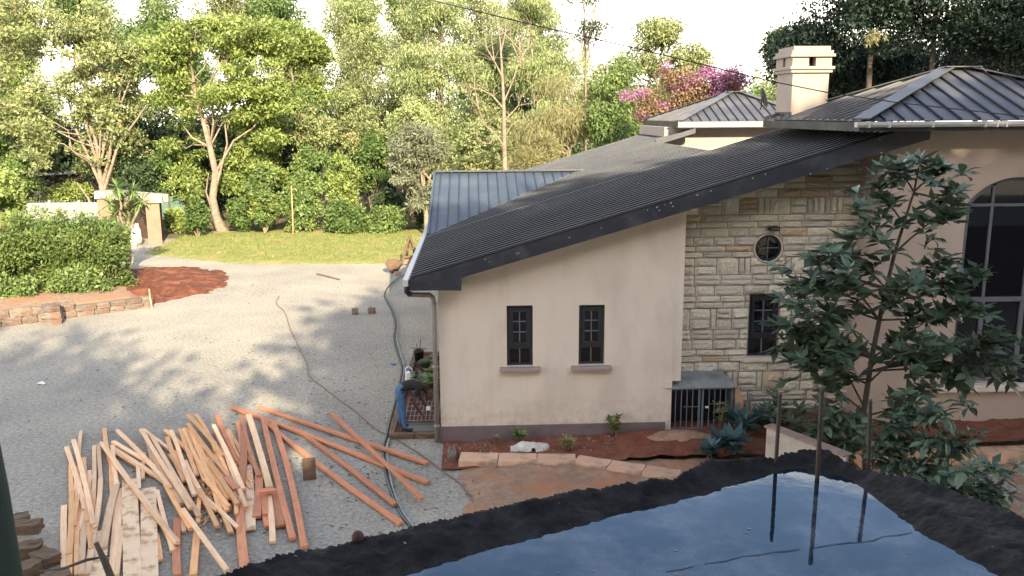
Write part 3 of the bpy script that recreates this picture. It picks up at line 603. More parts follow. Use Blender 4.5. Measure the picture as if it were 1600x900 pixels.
MB().box(CX0+.13,CY0+.17,z0_,CX1-.13,CY1-.17,z1_-.01).build('flue', M['black'], ch)
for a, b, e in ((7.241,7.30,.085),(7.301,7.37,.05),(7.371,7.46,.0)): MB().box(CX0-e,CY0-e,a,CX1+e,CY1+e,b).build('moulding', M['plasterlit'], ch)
MB().box(CX0-.012,CY0-.012,5.92,CX0+.02,CY1+.01,6.10).build('flashing', M['fascia'], ch)
# satellite dish behind the chimney
sd = MB(); dsh = [(r*.01, -.0+ (r*.01)**2*1.2) for r in range(0,27,3)]
sd.lathe((0,0,0), dsh+[(.24,.075)]+[(0,.02)], 20); sdo = sd.build('satellite_dish', M['black'], None, True); sdo.location = (6.82,5.2,6.42); sdo.rotation_euler = (radians(75),0,radians(60))
tag(sdo, 'dark round dish mounted just behind the chimney on the roof', 'satellite dish'); WL[sdo.name] = (6.82,5.2,6.42)
msh = MB().tube([(0,0,0),(.0,-.2,-.05),(.0,-.25,-.1)], .015, 6).mesh('mast'); ms_ = bpy.data.objects.new('mast', msh); COL.objects.link(ms_); msh.materials.append(M['black']); ms_.parent = sdo
# --- wall lamp above the round window
wl = empty('wall_lamp', (5.62,YS-.03,3.93), label='small black lantern fixed to the stone wall above the round window', cat='lamp')
a = WL[wl.name]; x, y, z_ = a
lf = MB(); lf.box(x-.03,y-.0,z_-.04,x+.03,y+.02,z_+.04).box(x-.012,y-.10,z_+.02,x+.012,y,z_+.035); lf.build('bracket', M['black'], wl)
lf = MB().box(x-.085,y-.19,z_-.02,x+.085,y-.03,z_-.005).box(x-.10,y-.20,z_+.04,x+.10,y-.02,z_+.055)
for i, j in ((-.08,-.18),(.07,-.18),(-.08,-.05),(.07,-.05)): lf.box(x+i,y+j,z_-.005,x+i+.012,y+j+.012,z_+.04)
lf.build('lantern_frame', M['black'], wl); MB().box(x-.06,y-.16,z_-.004,x+.06,y-.06,z_+.038).build('lamp_glass', M['glass'], wl)
# --- barred gas-cylinder cage in the recess
cg = empty('steel_cage', (4.2,.3,0), label='low barred steel cage with a grey sheet lid against the stone wall', cat='cage')
cx0, cx1, cz0, cz1, cy = 3.61, 4.86, .14, .985, .03
MB().prism([(cx0-.02,cy-.06,cz1),(cx1+.04,cy-.06,cz1),(cx1-.12,YS-.04,1.15),(cx0-.0,YS-.04,1.15)], (0,0,.018)).build('lid', M['galv'], cg)
for side, (a, b) in enumerate(((cx0,4.225),(4.255,cx1))):
    f = MB(); t = .035
    f.box(a,cy,cz0,a+t,cy+.035,cz1-.01).box(b-t,cy,cz0,b,cy+.035,cz1-.01).box(a+t,cy,cz1-.045,b-t,cy+.035,cz1-.01).box(a+t,cy,cz0,b-t,cy+.035,cz0+.04)
    dr = f.build('door', M['cage'], cg)
    for k in range(1,5):
        x = a+t+(b-a-2*t)*k/5; MB().box(x-.008,cy+.008,cz0+.04,x+.008,cy+.024,cz1-.045).build('bar', M['cage'], dr)
    if side == 0: MB().box(3.9,cy-.012,.60,b,cy-.001,.613).build('latch', M['cage'], dr)
    else: MB().box(a+.07,cy-.02,.575,a+.13,cy+.006,.61).build('lock', M['white'], dr)
MB().box(cx0,cy+.05,cz0,cx0+.02,YS-.05,cz1-.01).box(cx1-.02,cy+.05,cz0,cx1,YS-.05,cz1-.01).box(cx0+.021,YS-.10,cz0,cx1-.021,YS-.08,1.0).build('side_sheet', M['cage'], cg)
MB().prism([(cx1+.03,.0,.10),(cx1+.19,.0,.10),(cx1+.19,.0,.80),(cx1+.03,.0,1.02)], (0,.56,0)).build('cage_pier', M['sand'], house)
MB().box(cx0+.03,YS-.13,.12,cx1-.03,YS-.11,.98).build('inner_shade_sheet', M['black'], cg)  # added black sheet, paints the shade inside the cage
# ================================================================== THE BLACK-RIMMED POOL ON THE NEAR ROOF
SZ = 4.7
inner = [G(x,y,SZ) for x,y in ((610,915),(700,884),(800,856),(880,836),(940,820),(1000,803),(1060,790),(1075,778),(1110,778),(1150,762),(1195,748),(1225,736),(1250,735),(1275,744),(1320,752),(1350,772),(1385,800),(1425,830),(1475,858),(1525,888),(1590,930))]
outer = [G(x,y,SZ+.055) for x,y in ((300,915),(440,868),(620,833),(740,802),(900,768),(1050,744),(1110,722),(1200,709),(1250,700),(1295,703),(1340,724),(1450,758),(1540,790),(1600,812),(1700,850))]
inner = [Vector((-3.6,-14.6,0)), Vector((-1.2,-13.4,0))]+[Vector((p.x,p.y,0)) for p in inner]+[Vector((2.0,-14.6,0))]
outer = [Vector((-4.0,-14.5,0)), Vector((-1.6,-13.3,0))]+[Vector((p.x,p.y,0)) for p in outer]+[Vector((3.4,-14.5,0))]
def sdist(x, y, line):                                 # distance to an open line, positive on the near (camera) side
    best = 9e9; sg = 1; p = Vector((x,y,0))
    for a, b in zip(line, line[1:]):
        d = b-a; t = max(0, min(1, (p-a).dot(d)/d.length_squared)); q = a+d*t; l_ = (p-q).length
        if l_ < best: best = l_; sg = 1 if (d.x*(y-a.y)-d.y*(x-a.x)) < 0 else -1
    return best*sg
rimroot = empty('roof_slab', (0,-15,4.7), label='near flat roof slab with a ragged black rim holding blue water', cat='roof slab')
def rimz(x, y):
    di = -sdist(x, y, inner); do = sdist(x, y, outer)
    do += .010*noise2(x,y,9,4,2)
    if do < -.16: return None
    if di < -.10: return SZ-.03
    w = max(1e-3, di+do); t = max(0, min(1, di/.16)); t2 = max(0, min(1, do/.05))
    base = .052*(t*t*(3-2*t))**.8
    n1 = noise2(x,y,3,3,1)*.010+noise2(x,y,12,5,3)*.006+noise2(x,y,40,3,5)*.005
    rp_ = .010*sin((x*1.2+y*2.2)*38+3*noise2(x,y,5))*t
    h = SZ-.006+base+n1*min(1, t+.30)+.0035*noise2(x*1.0,y*2.2,22,4,8)
    if do < 0: h -= min(.30, -do*1.9)
    else: h += .018*max(0, 1-do/.06)
    return h
x0, x1, y0, y1, rs_ = -2.2, 2.9, -14.1, -12.0, .009
nx = int((x1-x0)/rs_)+1; ny = int((y1-y0)/rs_)+1; V = []; ok = []
for j in range(ny):
    for i in range(nx):
        x = x0+i*rs_; y = y0+j*rs_; q = rimz(x, y) if y < -13.0+1.2 else None; V.append((x,y,q if q is not None else SZ-.4)); ok.append(q is not None)
Fc = [(j*nx+i, j*nx+i+1, (j+1)*nx+i+1, (j+1)*nx+i) for j in range(ny-1) for i in range(nx-1) if ok[j*nx+i] or ok[j*nx+i+1] or ok[(j+1)*nx+i] or ok[(j+1)*nx+i+1]]
me = bpy.data.meshes.new('mud_rim'); me.from_pydata(V, [], Fc); me.polygons.foreach_set('use_smooth', [True]*len(Fc)); me.update()
M['mud'] = mat('wet_black_mud', (.010,.009,.0085), (.027,.025,.024), .8, 11, .011, 38, c3=(.005,.0045,.0045), s3=7, spec=.2)
link('mud_rim', me, M['mud'], rimroot)
def watermat():
    m = bpy.data.materials.new('silty_water'); m.use_nodes = True; n = m.node_tree.nodes; l = m.node_tree.links; p = n['Principled BSDF']
    t = n.new('ShaderNodeTexCoord'); q = n.new('ShaderNodeTexNoise'); q.inputs['Scale'].default_value = 3.4; q.inputs['Roughness'].default_value = .68; q.inputs['Detail'].default_value = 6; l.new(t.outputs['Object'], q.inputs['Vector'])
    r = n.new('ShaderNodeValToRGB'); e = r.color_ramp.elements; e[0].position = .46; e[0].color = (.003,.010,.020,1); e[1].position = .62; e[1].color = (.055,.06,.072,1); l.new(q.outputs['Fac'], r.inputs[0])
    l.new(r.outputs[0], p.inputs['Base Color']); p.inputs['Roughness'].default_value = .03; p.inputs['IOR'].default_value = 1.62; p.inputs['Specular IOR Level'].default_value = .5
    b = n.new('ShaderNodeBump'); b.inputs['Distance'].default_value = .0003; w = n.new('ShaderNodeTexNoise'); w.inputs['Scale'].default_value = 14; l.new(t.outputs['Object'], w.inputs['Vector']); l.new(w.outputs['Fac'], b.inputs['Height']); l.new(b.outputs[0], p.inputs['Normal']); return m
M['water'] = watermat()
wp = [Vector(p)+Vector((0,0,SZ)) for p in outer]; ins = []
for p, q in zip(inner, outer+outer): pass
wpoly = [(p.x, p.y, SZ) for p in inner]
# push the water sheet a little under the rim
cxm = sum(p[0] for p in wpoly)/len(wpoly); cym = sum(p[1] for p in wpoly)/len(wpoly)
MB().add([(-3.4,-14.3,SZ)]+[(p.x+(p.x-1.0)*.04, p.y+.05, SZ) for p in inner[1:-1]]+[(2.3,-14.6,SZ),(2.3,-19,SZ),(-3.4,-19,SZ)], [tuple(range(len(inner)+2))]).build('roof_pool', M['water'], kind='structure')
sb = MB().prism([(-3.3,-14.2,0),(-1.6,-13.6,0),(-.05,-12.98,0),(1.2,-12.5,0),(1.75,-13.1,0),(2.2,-13.75,0),(2.4,-19,0),(-3.3,-19,0)], (0,0,SZ-.06)); sb.build('near_building', M['concrete'], rimroot)
fl = MB()
for i in range(170):
    x = random.uniform(-.6,1.8); y = random.uniform(-14.0,-12.3)
    if sdist(x, y, inner) > .03:
        s_ = random.uniform(.0015,.0055)*(1.6 if random.random() < .1 else 1); a = random.random()*3; fl.add([(x+s_*cos(a+k*pi/2)*random.uniform(.6,1.2), y+s_*sin(a+k*pi/2)*random.uniform(.6,1.2), SZ+.0015) for k in range(4)], [(0,1,2,3)])
fl.build('floating_specks', M['palestone'], kind='stuff')
# a fine twig floating across the water
tw_ = MB(); q_ = ((1040,893),(1085,884),(1100,881),(1160,869),(1205,863),(1250,858),(1265,857),(1300,851),(1345,847),(1380,838),(1425,832))
for i in range(0, len(q_)-1):
    if i in (1,5): continue
    tw_.tube([G(q_[i][0],q_[i][1],SZ+.0015), G((q_[i][0]+q_[i+1][0])/2+3,(q_[i][1]+q_[i+1][1])/2+random.uniform(-1.5,1.5),SZ+.002), G(q_[i+1][0],q_[i+1][1],SZ+.0015)], [.0007,.0012,.0007], 5)
tag(tw_.build('twig', M['debris'], None), 'thin dark twig floating across the blue water', 'twig')
rl = MB()
for i in range(90):
    x = random.uniform(-1.2,1.9); y = random.uniform(-13.5,-12.2); q = rimz(x, y)
    if q is not None and sdist(x, y, outer) > .02 and sdist(x, y, inner) < -.02:
        s_ = random.uniform(.003,.009); a = random.random()*6; rl.add([(x+s_*cos(a), y+s_*sin(a), q+.004), (x-s_*.5*sin(a), y+s_*.5*cos(a), q+.005), (x-s_*cos(a), y-s_*sin(a), q+.003), (x+s_*.5*sin(a), y-s_*.5*cos(a), q+.007)], [(0,1,2,3)])
rl.build('rim_litter', M['palestone'], kind='stuff')
rlf = MB()
for i in range(110):
    x = random.uniform(-.9,6.5); y = random.uniform(-.3,9); z_ = rz(x)+.008; s_ = random.uniform(.012,.04); a = random.random()*6
    if y > 4.8 and y > 5+(x+1.1): continue
    rlf.add([(x+s_*cos(a), y+s_*sin(a), z_+S1*s_*cos(a)), (x-s_*.4*sin(a), y+s_*.4*cos(a), z_+.012), (x-s_*cos(a), y-s_*sin(a), z_-S1*s_*cos(a)), (x+s_*.4*sin(a), y-s_*.4*cos(a), z_+.012)], [(0,1,2,3)])
rlf.build('roof_litter', M['oldwood'], kind='stuff')
# rebars
for (bx,by),(tx_,ty_),lab,w in (((1212,731),(1219,613),'leftmost steel bar, the shorter one rising from the black rim',.008),((1277,746),(1285,604),'tallest steel bar in the middle of the rim corner',.0088),((1357,737),(1360,624),'rightmost steel bar standing against the sapling trunk',.008)):
    b = G(bx,by,SZ); k_ = ray(tx_,ty_); t_ = (b.y-EYE[1])/k_[1]; tp_ = Vector(EYE+k_*t_)
    pts = [b-Vector((0,0,.08))]; rd = [w]; nn = 26
    for i in range(nn+1): pts.append(b.lerp(tp_, i/nn)); rd.append(w*(1.13 if i % 2 else .95))
    tag(MB().tube(pts, rd, 8).build('steel_bar', M['rebar'], None, True), lab, 'steel bar', 'reinforcement bars at the rim')
b = G(560,858,SZ+.03); rb = MB(); rb.tube([b-Vector((0,0,.05)), b+Vector((0,0,.03))], .006, 6); rb.lathe(b+Vector((0,0,.022)), [(0,0),(.014,.004),(.02,.016),(.019,.028),(.012,.038),(0,.042)], 12)
tag(rb.build('bar_cap', M['rust'], None, True), 'small round rusty knob poking up beyond the black rim', 'bar cap')
# leaning green post at the left edge
b = WY(9,905,-12.9); t_ = WY(-34,640,-12.7); po = MB().tube([b+(b-t_)*1.3, b, b.lerp(t_,.5)+Vector((.004,0,0)), t_, t_+(t_-b)*.1], [.052,.050,.047,.043,.04], 12).build('wooden_post', M['greenpost'], None, True)
tag(po, 'mossy green wooden post leaning at the left edge of view', 'post')
# ================================================================== TIMBERS
TG = ['pale timber battens', 'red timber battens', 'orange timber battens']
cnt = {}
def timber(a, b, w, th, kind, label=None, lift=0., la=None):
    A = G(*a, .02+lift); B = G(*b, .02+lift); d = B-A; ln = d.length; n_ = 7
    mb = MB(); vs = []; bend = random.uniform(-.012,.012)*ln; bz_ = random.uniform(0,.006)*ln
    for i in range(n_+1):
        t = i/n_; x = (t-.5)*ln; o = bend*sin(pi*t); zz = bz_*sin(pi*t)
        vs += [(x,o-w/2,zz),(x,o+w/2,zz),(x,o+w/2,zz+th),(x,o-w/2,zz+th)]
    fs = [(3,2,1,0)]+[(4*n_,4*n_+1,4*n_+2,4*n_+3)]
    for i in range(n_):
        for k in range(4): fs.append((4*i+k,4*i+(k+1)%4,4*i+4+(k+1)%4,4*i+4+k))
    mb.add(vs, fs); nm = 'timber_board' if w > .15 else 'timber_batten'
    o = mb.build(nm, M[{'p':'timber','r':'timberred','y':'timberyel'}[kind]], None)
    o.location = (A+B)/2; o.rotation_euler = (random.uniform(-.15,.15) if w < .09 else 0, -math.asin(random.uniform(-.006,.006)), math.atan2(d.y, d.x)); bevel(o, .003, 1)
    if w > .15: o.data.materials[0] = M['plank']
    tag(o, label or {'p':'thin pale timber batten in the loose heap on the gravel','r':'reddish timber batten in the loose heap on the gravel','y':'orange-yellow timber batten in the crowded middle of the heap'}[kind], 'timber board' if w > .15 else 'timber batten', {'p':TG[0],'r':TG[1],'y':TG[2]}[kind]); return o
cr = lambda u, v: (90+u/3.2146, 620+v/3.2146)
TB = [ # u1,v1,u2,v2,width,kind,lift
(185,255,178,600,.055,'p',0),(160,380,150,640,.05,'p',0),(120,180,108,330,.05,'p',0),(68,345,85,760,.055,'y',0),(100,400,105,740,.05,'y',0),(45,260,138,575,.06,'p',.04),(80,222,180,650,.06,'p',.05),
(207,250,218,430,.05,'p',.02),(218,420,190,665,.06,'p',.04),(235,165,270,345,.06,'y',.0),(268,340,275,525,.05,'y',.0),(278,250,298,450,.06,'p',.03),(298,440,228,770,.09,'p',.03),(35,555,38,905,.07,'p',0),(80,600,60,905,.06,'y',.02),
(150,590,118,905,.07,'p',.02),(105,640,98,905,.05,'y',0),(200,560,150,905,.07,'p',0),(438,290,430,420,.05,'p',.02),(450,225,478,350,.055,'p',.02),(403,355,408,470,.05,'p',.02),
(280,232,500,362,.055,'p',.05),(277,262,545,440,.055,'p',.03),(290,285,480,400,.05,'y',.02),(440,480,590,780,.055,'y',.02),(500,480,578,782,.05,'p',.03),(498,700,518,830,.05,'y',0),(328,660,300,905,.05,'p',.02),
(430,170,592,295,.05,'p',.03),(475,205,712,612,.06,'p',.05),(480,300,622,545,.055,'p',.06),(540,175,800,430,.06,'y',.03),(580,200,700,330,.05,'y',.02),(600,250,640,380,.05,'y',.02),
(615,170,700,400,.055,'y',.05),(635,165,770,440,.05,'y',.07),(655,165,740,430,.05,'y',.04),(670,180,852,578,.055,'y',.06),(720,260,820,585,.06,'y',.03),(690,200,800,480,.05,'y',.05),(655,140,872,425,.055,'y',.09),(655,95,832,305,.055,'y',.1),
(695,95,800,285,.055,'y',.08),(700,300,860,520,.06,'y',.05),(740,420,860,560,.05,'y',.07),(760,330,905,545,.055,'y',.11),(690,480,800,580,.05,'y',.05),(760,200,880,470,.055,'y',.06),(640,330,740,520,.06,'p',.03),
(710,470,802,662,.055,'y',.06),(830,580,872,690,.06,'y',.03),(690,470,908,668,.05,'p',.04),(570,175,640,380,.055,'p',.08),(637,370,686,502,.055,'p',.09),(785,150,935,470,.055,'p',.12),(822,220,950,562,.055,'p',.1),
(800,100,908,335,.07,'r',.04),(905,130,930,370,.06,'r',.03),(933,170,914,505,.10,'r',.06),(925,100,1012,405,.06,'r',.07),(960,98,1065,462,.085,'p',.08),(955,350,970,672,.12,'r',.02),(1012,400,1000,612,.10,'r',.03),
(935,480,915,700,.06,'r',.04),(1040,470,1045,600,.07,'r',.05),(1020,500,1060,660,.09,'r',.01),(1095,470,1118,658,.11,'r',.02),(850,410,900,470,.09,'r',.12),
(605,620,602,905,.085,'r',.0),(702,690,682,905,.08,'y',.0),(625,590,636,685,.05,'p',0),(715,500,705,640,.05,'y',.02),(880,440,900,600,.05,'y',.06)]
rt = random.Random(21)
for i in range(32):
    if i < 24: u = rt.uniform(540,860); v = rt.uniform(170,330); l_ = rt.uniform(180,330); an = rt.uniform(.85,1.25); k_ = rt.choice('yyyp')
    else: u = rt.uniform(60,215); v = rt.uniform(300,520); l_ = rt.uniform(200,360); an = rt.uniform(1.45,1.8); k_ = rt.choice('ppy')
    TB.append((u, v, u+cos(an)*l_, v+sin(an)*l_, rt.uniform(.045,.065), k_, rt.uniform(.0,.05)))
seen = {}
def tlabel(t):
    u = (t[0]+t[2])/2; v = (t[1]+t[3])/2; l_ = math.hypot(t[2]-t[0], t[3]-t[1])
    size = 'short' if l_ < 150 else ('long' if l_ > 330 else 'mid-length')
    tone = {'p':'pale','r':'reddish','y':'orange'}[t[5]]; w = 'wide' if t[4] > .085 else 'thin'
    lean = 'lying straight' if abs(t[2]-t[0]) < 28 else ('slanting steeply' if abs(t[2]-t[0]) < .5*l_ else 'slanting flatly')
    zone = 'at the left fringe' if u < 110 else 'left of the broad planks' if u < 230 else 'over the broad planks' if u < 400 else 'right of the broad planks' if u < 540 else 'left of the crowded middle' if u < 660 else 'in the crowded middle' if u < 780 else 'right of the crowded middle' if u < 890 else 'beside the long reddish pair'
    vz = 'top' if v < 290 else ('bottom' if v > 560 else 'centre')
    return '%s %s %s batten %s %s, %s' % (size, w, tone, lean, zone, vz)
TLs = [tlabel(t) for t in TB]
for lab in set(TLs):
    ix = sorted([i for i, q in enumerate(TLs) if q == lab], key=lambda i: TB[i][1]+TB[i][3])
    if len(ix) > 1:
        for k, i in enumerate(ix): TLs[i] = lab.rsplit(',',1)[0]+[', upper one',', lower one'][k] if len(ix) == 2 else lab.rsplit(',',1)[0]+', '+['highest','second highest','middle','second lowest','lowest'][0 if k == 0 else (4 if k == len(ix)-1 else (2 if len(ix) == 3 else (1 if k == 1 else 3)))]+' of its kind'
for i, t in enumerate(TB): timber(cr(t[0],t[1]), cr(t[2],t[3]), t[4]*1.28, .045 if t[4] < .12 else .03, t[5], lift=t[6], label=TLs[i])
timber(cr(362,425), cr(378,925), .232, .035, 'p', 'wide knotted pale board, left of the two broad planks', .03)
timber(cr(457,468), cr(461,925), .232, .035, 'p', 'wide knotted pale board, right of the two broad planks', .03)
timber(cr(318,462), cr(282,925), .13, .03, 'p', 'medium pale board leaning beside the broad planks', .0)
timber(cr(225,680), cr(200,925), .2, .03, 'p', 'short broad pale board under the battens at lower left', .0)
timber(cr(222,240), cr(603,738), .075, .05, 'p', 'long pale batten crossing over the top ends of the broad planks', .09)
timber(cr(300,175), cr(570,470), .06, .05, 'p', 'slim whitish batten at the upper left of the heap', .10)
timber(cr(540,445), cr(668,672), .06, .05, 'y', 'batten continuing down from the slim whitish one', .08)
timber(cr(420,168), cr(672,572), .065, .05, 'p', 'bright pale batten running parallel over the heap middle', .11)
timber(cr(630,575), cr(853,880), .065, .05, 'p', 'whitish batten reaching lowest toward the black rim', .12)
timber(cr(918,520), cr(940,868), .13, .045, 'r', 'smooth reddish plank pointing at the black rim', .03)
timber(cr(1035,128), cr(1182,722), .10, .05, 'r', 'long reddish beam, left one of the close pair', .02)
timber(cr(1085,135), cr(1240,765), .10, .05, 'r', 'long reddish beam, right one of the close pair', .02)
timber(cr(1060,505), cr(1080,735), .09, .035, 'p', 'short pale stake with a pointed end by the reddish beams', .05)
timber((407,655), (627,820), .09, .05, 'r', 'long reddish beam passing under the wooden block', .0)
timber((362,638), (668,756), .10, .05, 'r', 'long reddish beam ending right of the hose, lower of two', .0)
timber((405,637), (668,727), .09, .05, 'r', 'long reddish beam ending nearest the path, upper of two', .0)
timber((455,665), (618,792), .085, .05, 'r', 'pale reddish beam between the crossing beams and the block', .0)
timber((518,647), (660,783), .075, .05, 'r', 'slender reddish beam laid across the two long beams', .10)
blk = bevel(MB().box(-.11,-.06,0,.11,.06,.36).build('wood_block', M['oldwood'], None), .008); blk.location = G(484,748,.0); blk.rotation_euler = (0,0,.2)
tag(blk, 'upright brown wood block standing against a long beam', 'wood block')
blk = bevel(MB().box(-.14,-.06,0,.14,.06,.05).build('wood_offcut', M['timberred'], None), .004); blk.location = G(417,770,.17); blk.rotation_euler = (0,.1,.45)
tag(blk, 'short reddish offcut lying across the battens', 'wood offcut')
# bedding chips under the heap
cp = MB()
for i in range(240):
    u = random.gauss(760,75); v = random.gauss(480,80); p = G(*cr(u,v), .02+random.random()*.04); a = random.uniform(-2,-1); l_ = random.uniform(.05,.22); cp.bar(p, p+Vector((cos(a)*l_, sin(a)*l_, random.uniform(-.01,.04))), random.uniform(.012,.03), .006)
cp.build('wood_shavings', M['timberyel'], kind='stuff')
# ================================================================== THINGS ON THE GRAVEL
def path3(pts, z, sub=8):
    P = [G(x,y,z) for x,y in pts]; out = []
    for i in range(len(P)-1):
        p0 = P[max(0,i-1)]; p1 = P[i]; p2 = P[i+1]; p3 = P[min(len(P)-1,i+2)]
        for k in range(sub):
            t = k/sub; out.append(.5*((2*p1)+(-p0+p2)*t+(2*p0-5*p1+4*p2-p3)*t*t+(-p0+3*p1-3*p2+p3)*t**3))
    return out+[P[-1]]
hs = [(640,425),(615,440),(601,460),(612,485),(618,505),(616,530),(622,555),(628,575),(624,600),(617,630),(610,655),(603,685),(599,700),(602,735),(612,770),(625,800),(642,824)]
tag(MB().tube(path3(hs, .025), .024, 8).build('hose', M['hose'], None, True), 'thick black hose snaking over the gravel past the crouching worker', 'hose', 'pair of black hoses')
hs2 = [(x+(6 if 8 < i < 14 else 4), y-1) for i, (x,y) in enumerate(hs)]
tag(MB().tube(path3(hs2, .025), .018, 8).build('hose', M['galv'], None, True), 'thinner grey-black hose lying right beside the thick one', 'hose', 'pair of black hoses')
cb_ = [(436,462),(432,474),(445,488),(453,512),(466,540),(478,565),(484,588),(505,605),(530,625),(552,640),(575,660),(592,673),(625,690),(660,712),(690,735),(718,755),(735,778),(745,800)]
tag(MB().tube(path3(cb_, .02), .011, 6).build('cable', M['cable'], None, True), 'thin brown cable curving across the gravel to the rim', 'cable')
def rough_block(name, c, s, rot, mt, label, cat, group=None, parent=None, seed=0, jit=.05):
    rg = random.Random(seed); bm = bmesh.new(); bmesh.ops.create_cube(bm, size=1); bmesh.ops.subdivide_edges(bm, edges=bm.edges[:], cuts=3, use_grid_fill=True)
    for v in bm.verts:
        v.co = Vector((v.co.x*s[0], v.co.y*s[1], v.co.z*s[2]+s[2]/2))+Vector((rg.gauss(0,1),rg.gauss(0,1),rg.gauss(0,1)))*min(s)*jit
        if v.co.z < .01: v.co.z = 0
    me = bpy.data.meshes.new(name); bm.to_mesh(me); bm.free(); o = link(name, me, mt, parent); 
    o.location = c; o.rotation_euler = rot
    if label: tag(o, label, cat, group)
    return o
rough_block('quarry_stone', G(555,491), (.19,.17,.19), (0,0,.1), M['kerb'], 'left of the two small brown blocks out on the gravel', 'stone block', 'pair of blocks on the gravel', seed=1)
rough_block('quarry_stone', G(581,490), (.20,.17,.18), (0,0,-.2), M['kerb'], 'right of the two small brown blocks out on the gravel', 'stone block', 'pair of blocks on the gravel', seed=2)
RUB = ['lowest left stone of the rubble by the green post','right-hand stone at the foot of the rubble','stone on top of the rubble, the highest one','stone of the rubble nearest the view','stone of the rubble beside the broken branch','flat stone bridging the back of the rubble']
for i, (x, y, s_, r_) in enumerate(((42,872,(.40,.24,.20),.3),(72,880,(.38,.24,.16),-.6),(45,850,(.38,.22,.15),.1),(40,905,(.36,.24,.2),1.),(88,915,(.36,.24,.16),.5),(30,840,(.34,.22,.15),.5))):
    p = G(x,y); p.z = .19 if i in (2,5) else 0
    rough_block('rubble_stone', p, s_, (0,0,r_), M['oldwood'], RUB[i], 'rubble stone', 'rubble beside the post', seed=10+i)
tg_ = MB(); pb = WY(185,930,-8.5); tg_.tube([pb, WY(165,880,-8.5), WY(150,848,-8.5)], [.035,.03,.02], 7); tg_.tube([WY(60,893,-8.5), WY(100,888,-8.5), WY(135,875,-8.5), WY(172,868,-8.4)], [.006,.012,.014,.006], 6)
tag(tg_.build('broken_branch', M['barkdark'], None, True), 'dark broken branch stub at the bottom left in front of the boards', 'branch')
# litter of dark leaves and chips on the gravel
lt = MB()
for (cx_, cy_, sx_, sy_, k) in ((470,540,25,6,16),(385,452,45,10,60),(350,404,22,1.6,260),(570,560,18,5,9),(540,800,60,25,30),(700,750,50,20,26),(330,600,250,90,70),(60,640,50,30,14),(560,745,30,10,20),(480,545,120,40,26),(300,560,220,60,160),(520,680,120,60,120),(560,520,60,40,60)):
    for i in range(k):
        p = G(random.gauss(cx_,sx_), random.gauss(cy_,sy_), .012); a = random.random()*pi; l_ = random.uniform(.015,.055)
        lt.add([p+Vector((cos(a)*l_,sin(a)*l_,0)), p+Vector((-sin(a)*l_*.35,cos(a)*l_*.35,.012)), p+Vector((-cos(a)*l_,-sin(a)*l_,.004)), p+Vector((sin(a)*l_*.35,-cos(a)*l_*.35,.01))], [(0,1,2,3)])
lt.build('leaf_litter', M['debris'], kind='stuff')
gs = MB(); 
for i in range(5200):
    x = random.uniform(-7.5,-.2); y = random.uniform(-5.5,9)+abs(random.gauss(0,.01)); s_ = random.uniform(.006,.022)
    if x > -1.7 and .2 < y < 6: continue
    a = random.random()*6; ps = [(x+s_*cos(a+k*2.1), y+s_*sin(a+k*2.1), 0) for k in range(3)]+[(x,y,s_*random.uniform(.5,1.1))]; gs.add(ps, [(0,1,3),(1,2,3),(2,0,3)])
gs.build('loose_gravel', M['gravelx'], kind='stuff')
st = MB().bar(G(495,428,.02), G(530,437,.02), .07, .05).build('stick', M['oldwood'], None); tag(st, 'lone dark stick lying far out on the gravel', 'stick')
tag(MB().prism([G(66+a,599+b,.012) for a, b in ((-8,0),(0,-3),(6,1),(0,2))], (0,0,.012)).build('paper_scrap', M['white'], None), 'small white scrap on the gravel at far left', 'litter')
tag(MB().prism([G(614+a,569+b,.012) for a, b in ((-4,0),(0,-1.5),(5,0),(0,1.5))], (0,0,.015)).build('plastic_scrap', M['blueplastic'], None), 'tiny blue plastic scrap left of the black hose', 'litter')
# kerb of rough stones in front of the hedge
kr = empty('stone_kerb', G(150,495), label='low two-course kerb of weathered stones in front of the hedge', cat='stone kerb')
kw = WL[kr.name]
ka, kb_ = G(-60,520), G(240,480); kd = (kb_-ka); kl = kd.length; kd.normalize(); kn = Vector((-kd.y, kd.x, 0)); s = 0.; i = 0
for course in range(2):
    s = .0 if course == 0 else -.2
    while s < kl-.1:
        w_ = random.uniform(.38,.62); e = min(kl, s+w_); far = s/kl
        hgt = .24 if far < .5 else .17
        p = ka+kd*((s+e)/2)+kn*(.15+.02*random.random())
        o = rough_block('stone', (p.x, p.y, course*(hgt+.005)), (e-s-.02, .26, hgt), (0,0,math.atan2(kd.y,kd.x)+random.uniform(-.02,.02)), M['kerb'], None, None, parent=kr, seed=40+i); i += 1; s = e
pr_ = empty('stone_pier', G(80,506), label='squat pier of stacked stone blocks in the middle of the kerb', cat='stone pier')
for k in range(3): rough_block('stone', G(80,507)+Vector((0,.1,k*.2)), (.56-.03*k,.42,.19), (0,0,.3+.04*k), M['kerb'], None, None, parent=pr_, seed=70+k)
tag(MB().tube([G(238,484), G(236,482)+Vector((.0,0,.35)), WY(233,452,G(238,484).y)], .022, 6).build('garden_stake', M['timber'], None), 'short pale stake standing at the right end of the kerb', 'stake')
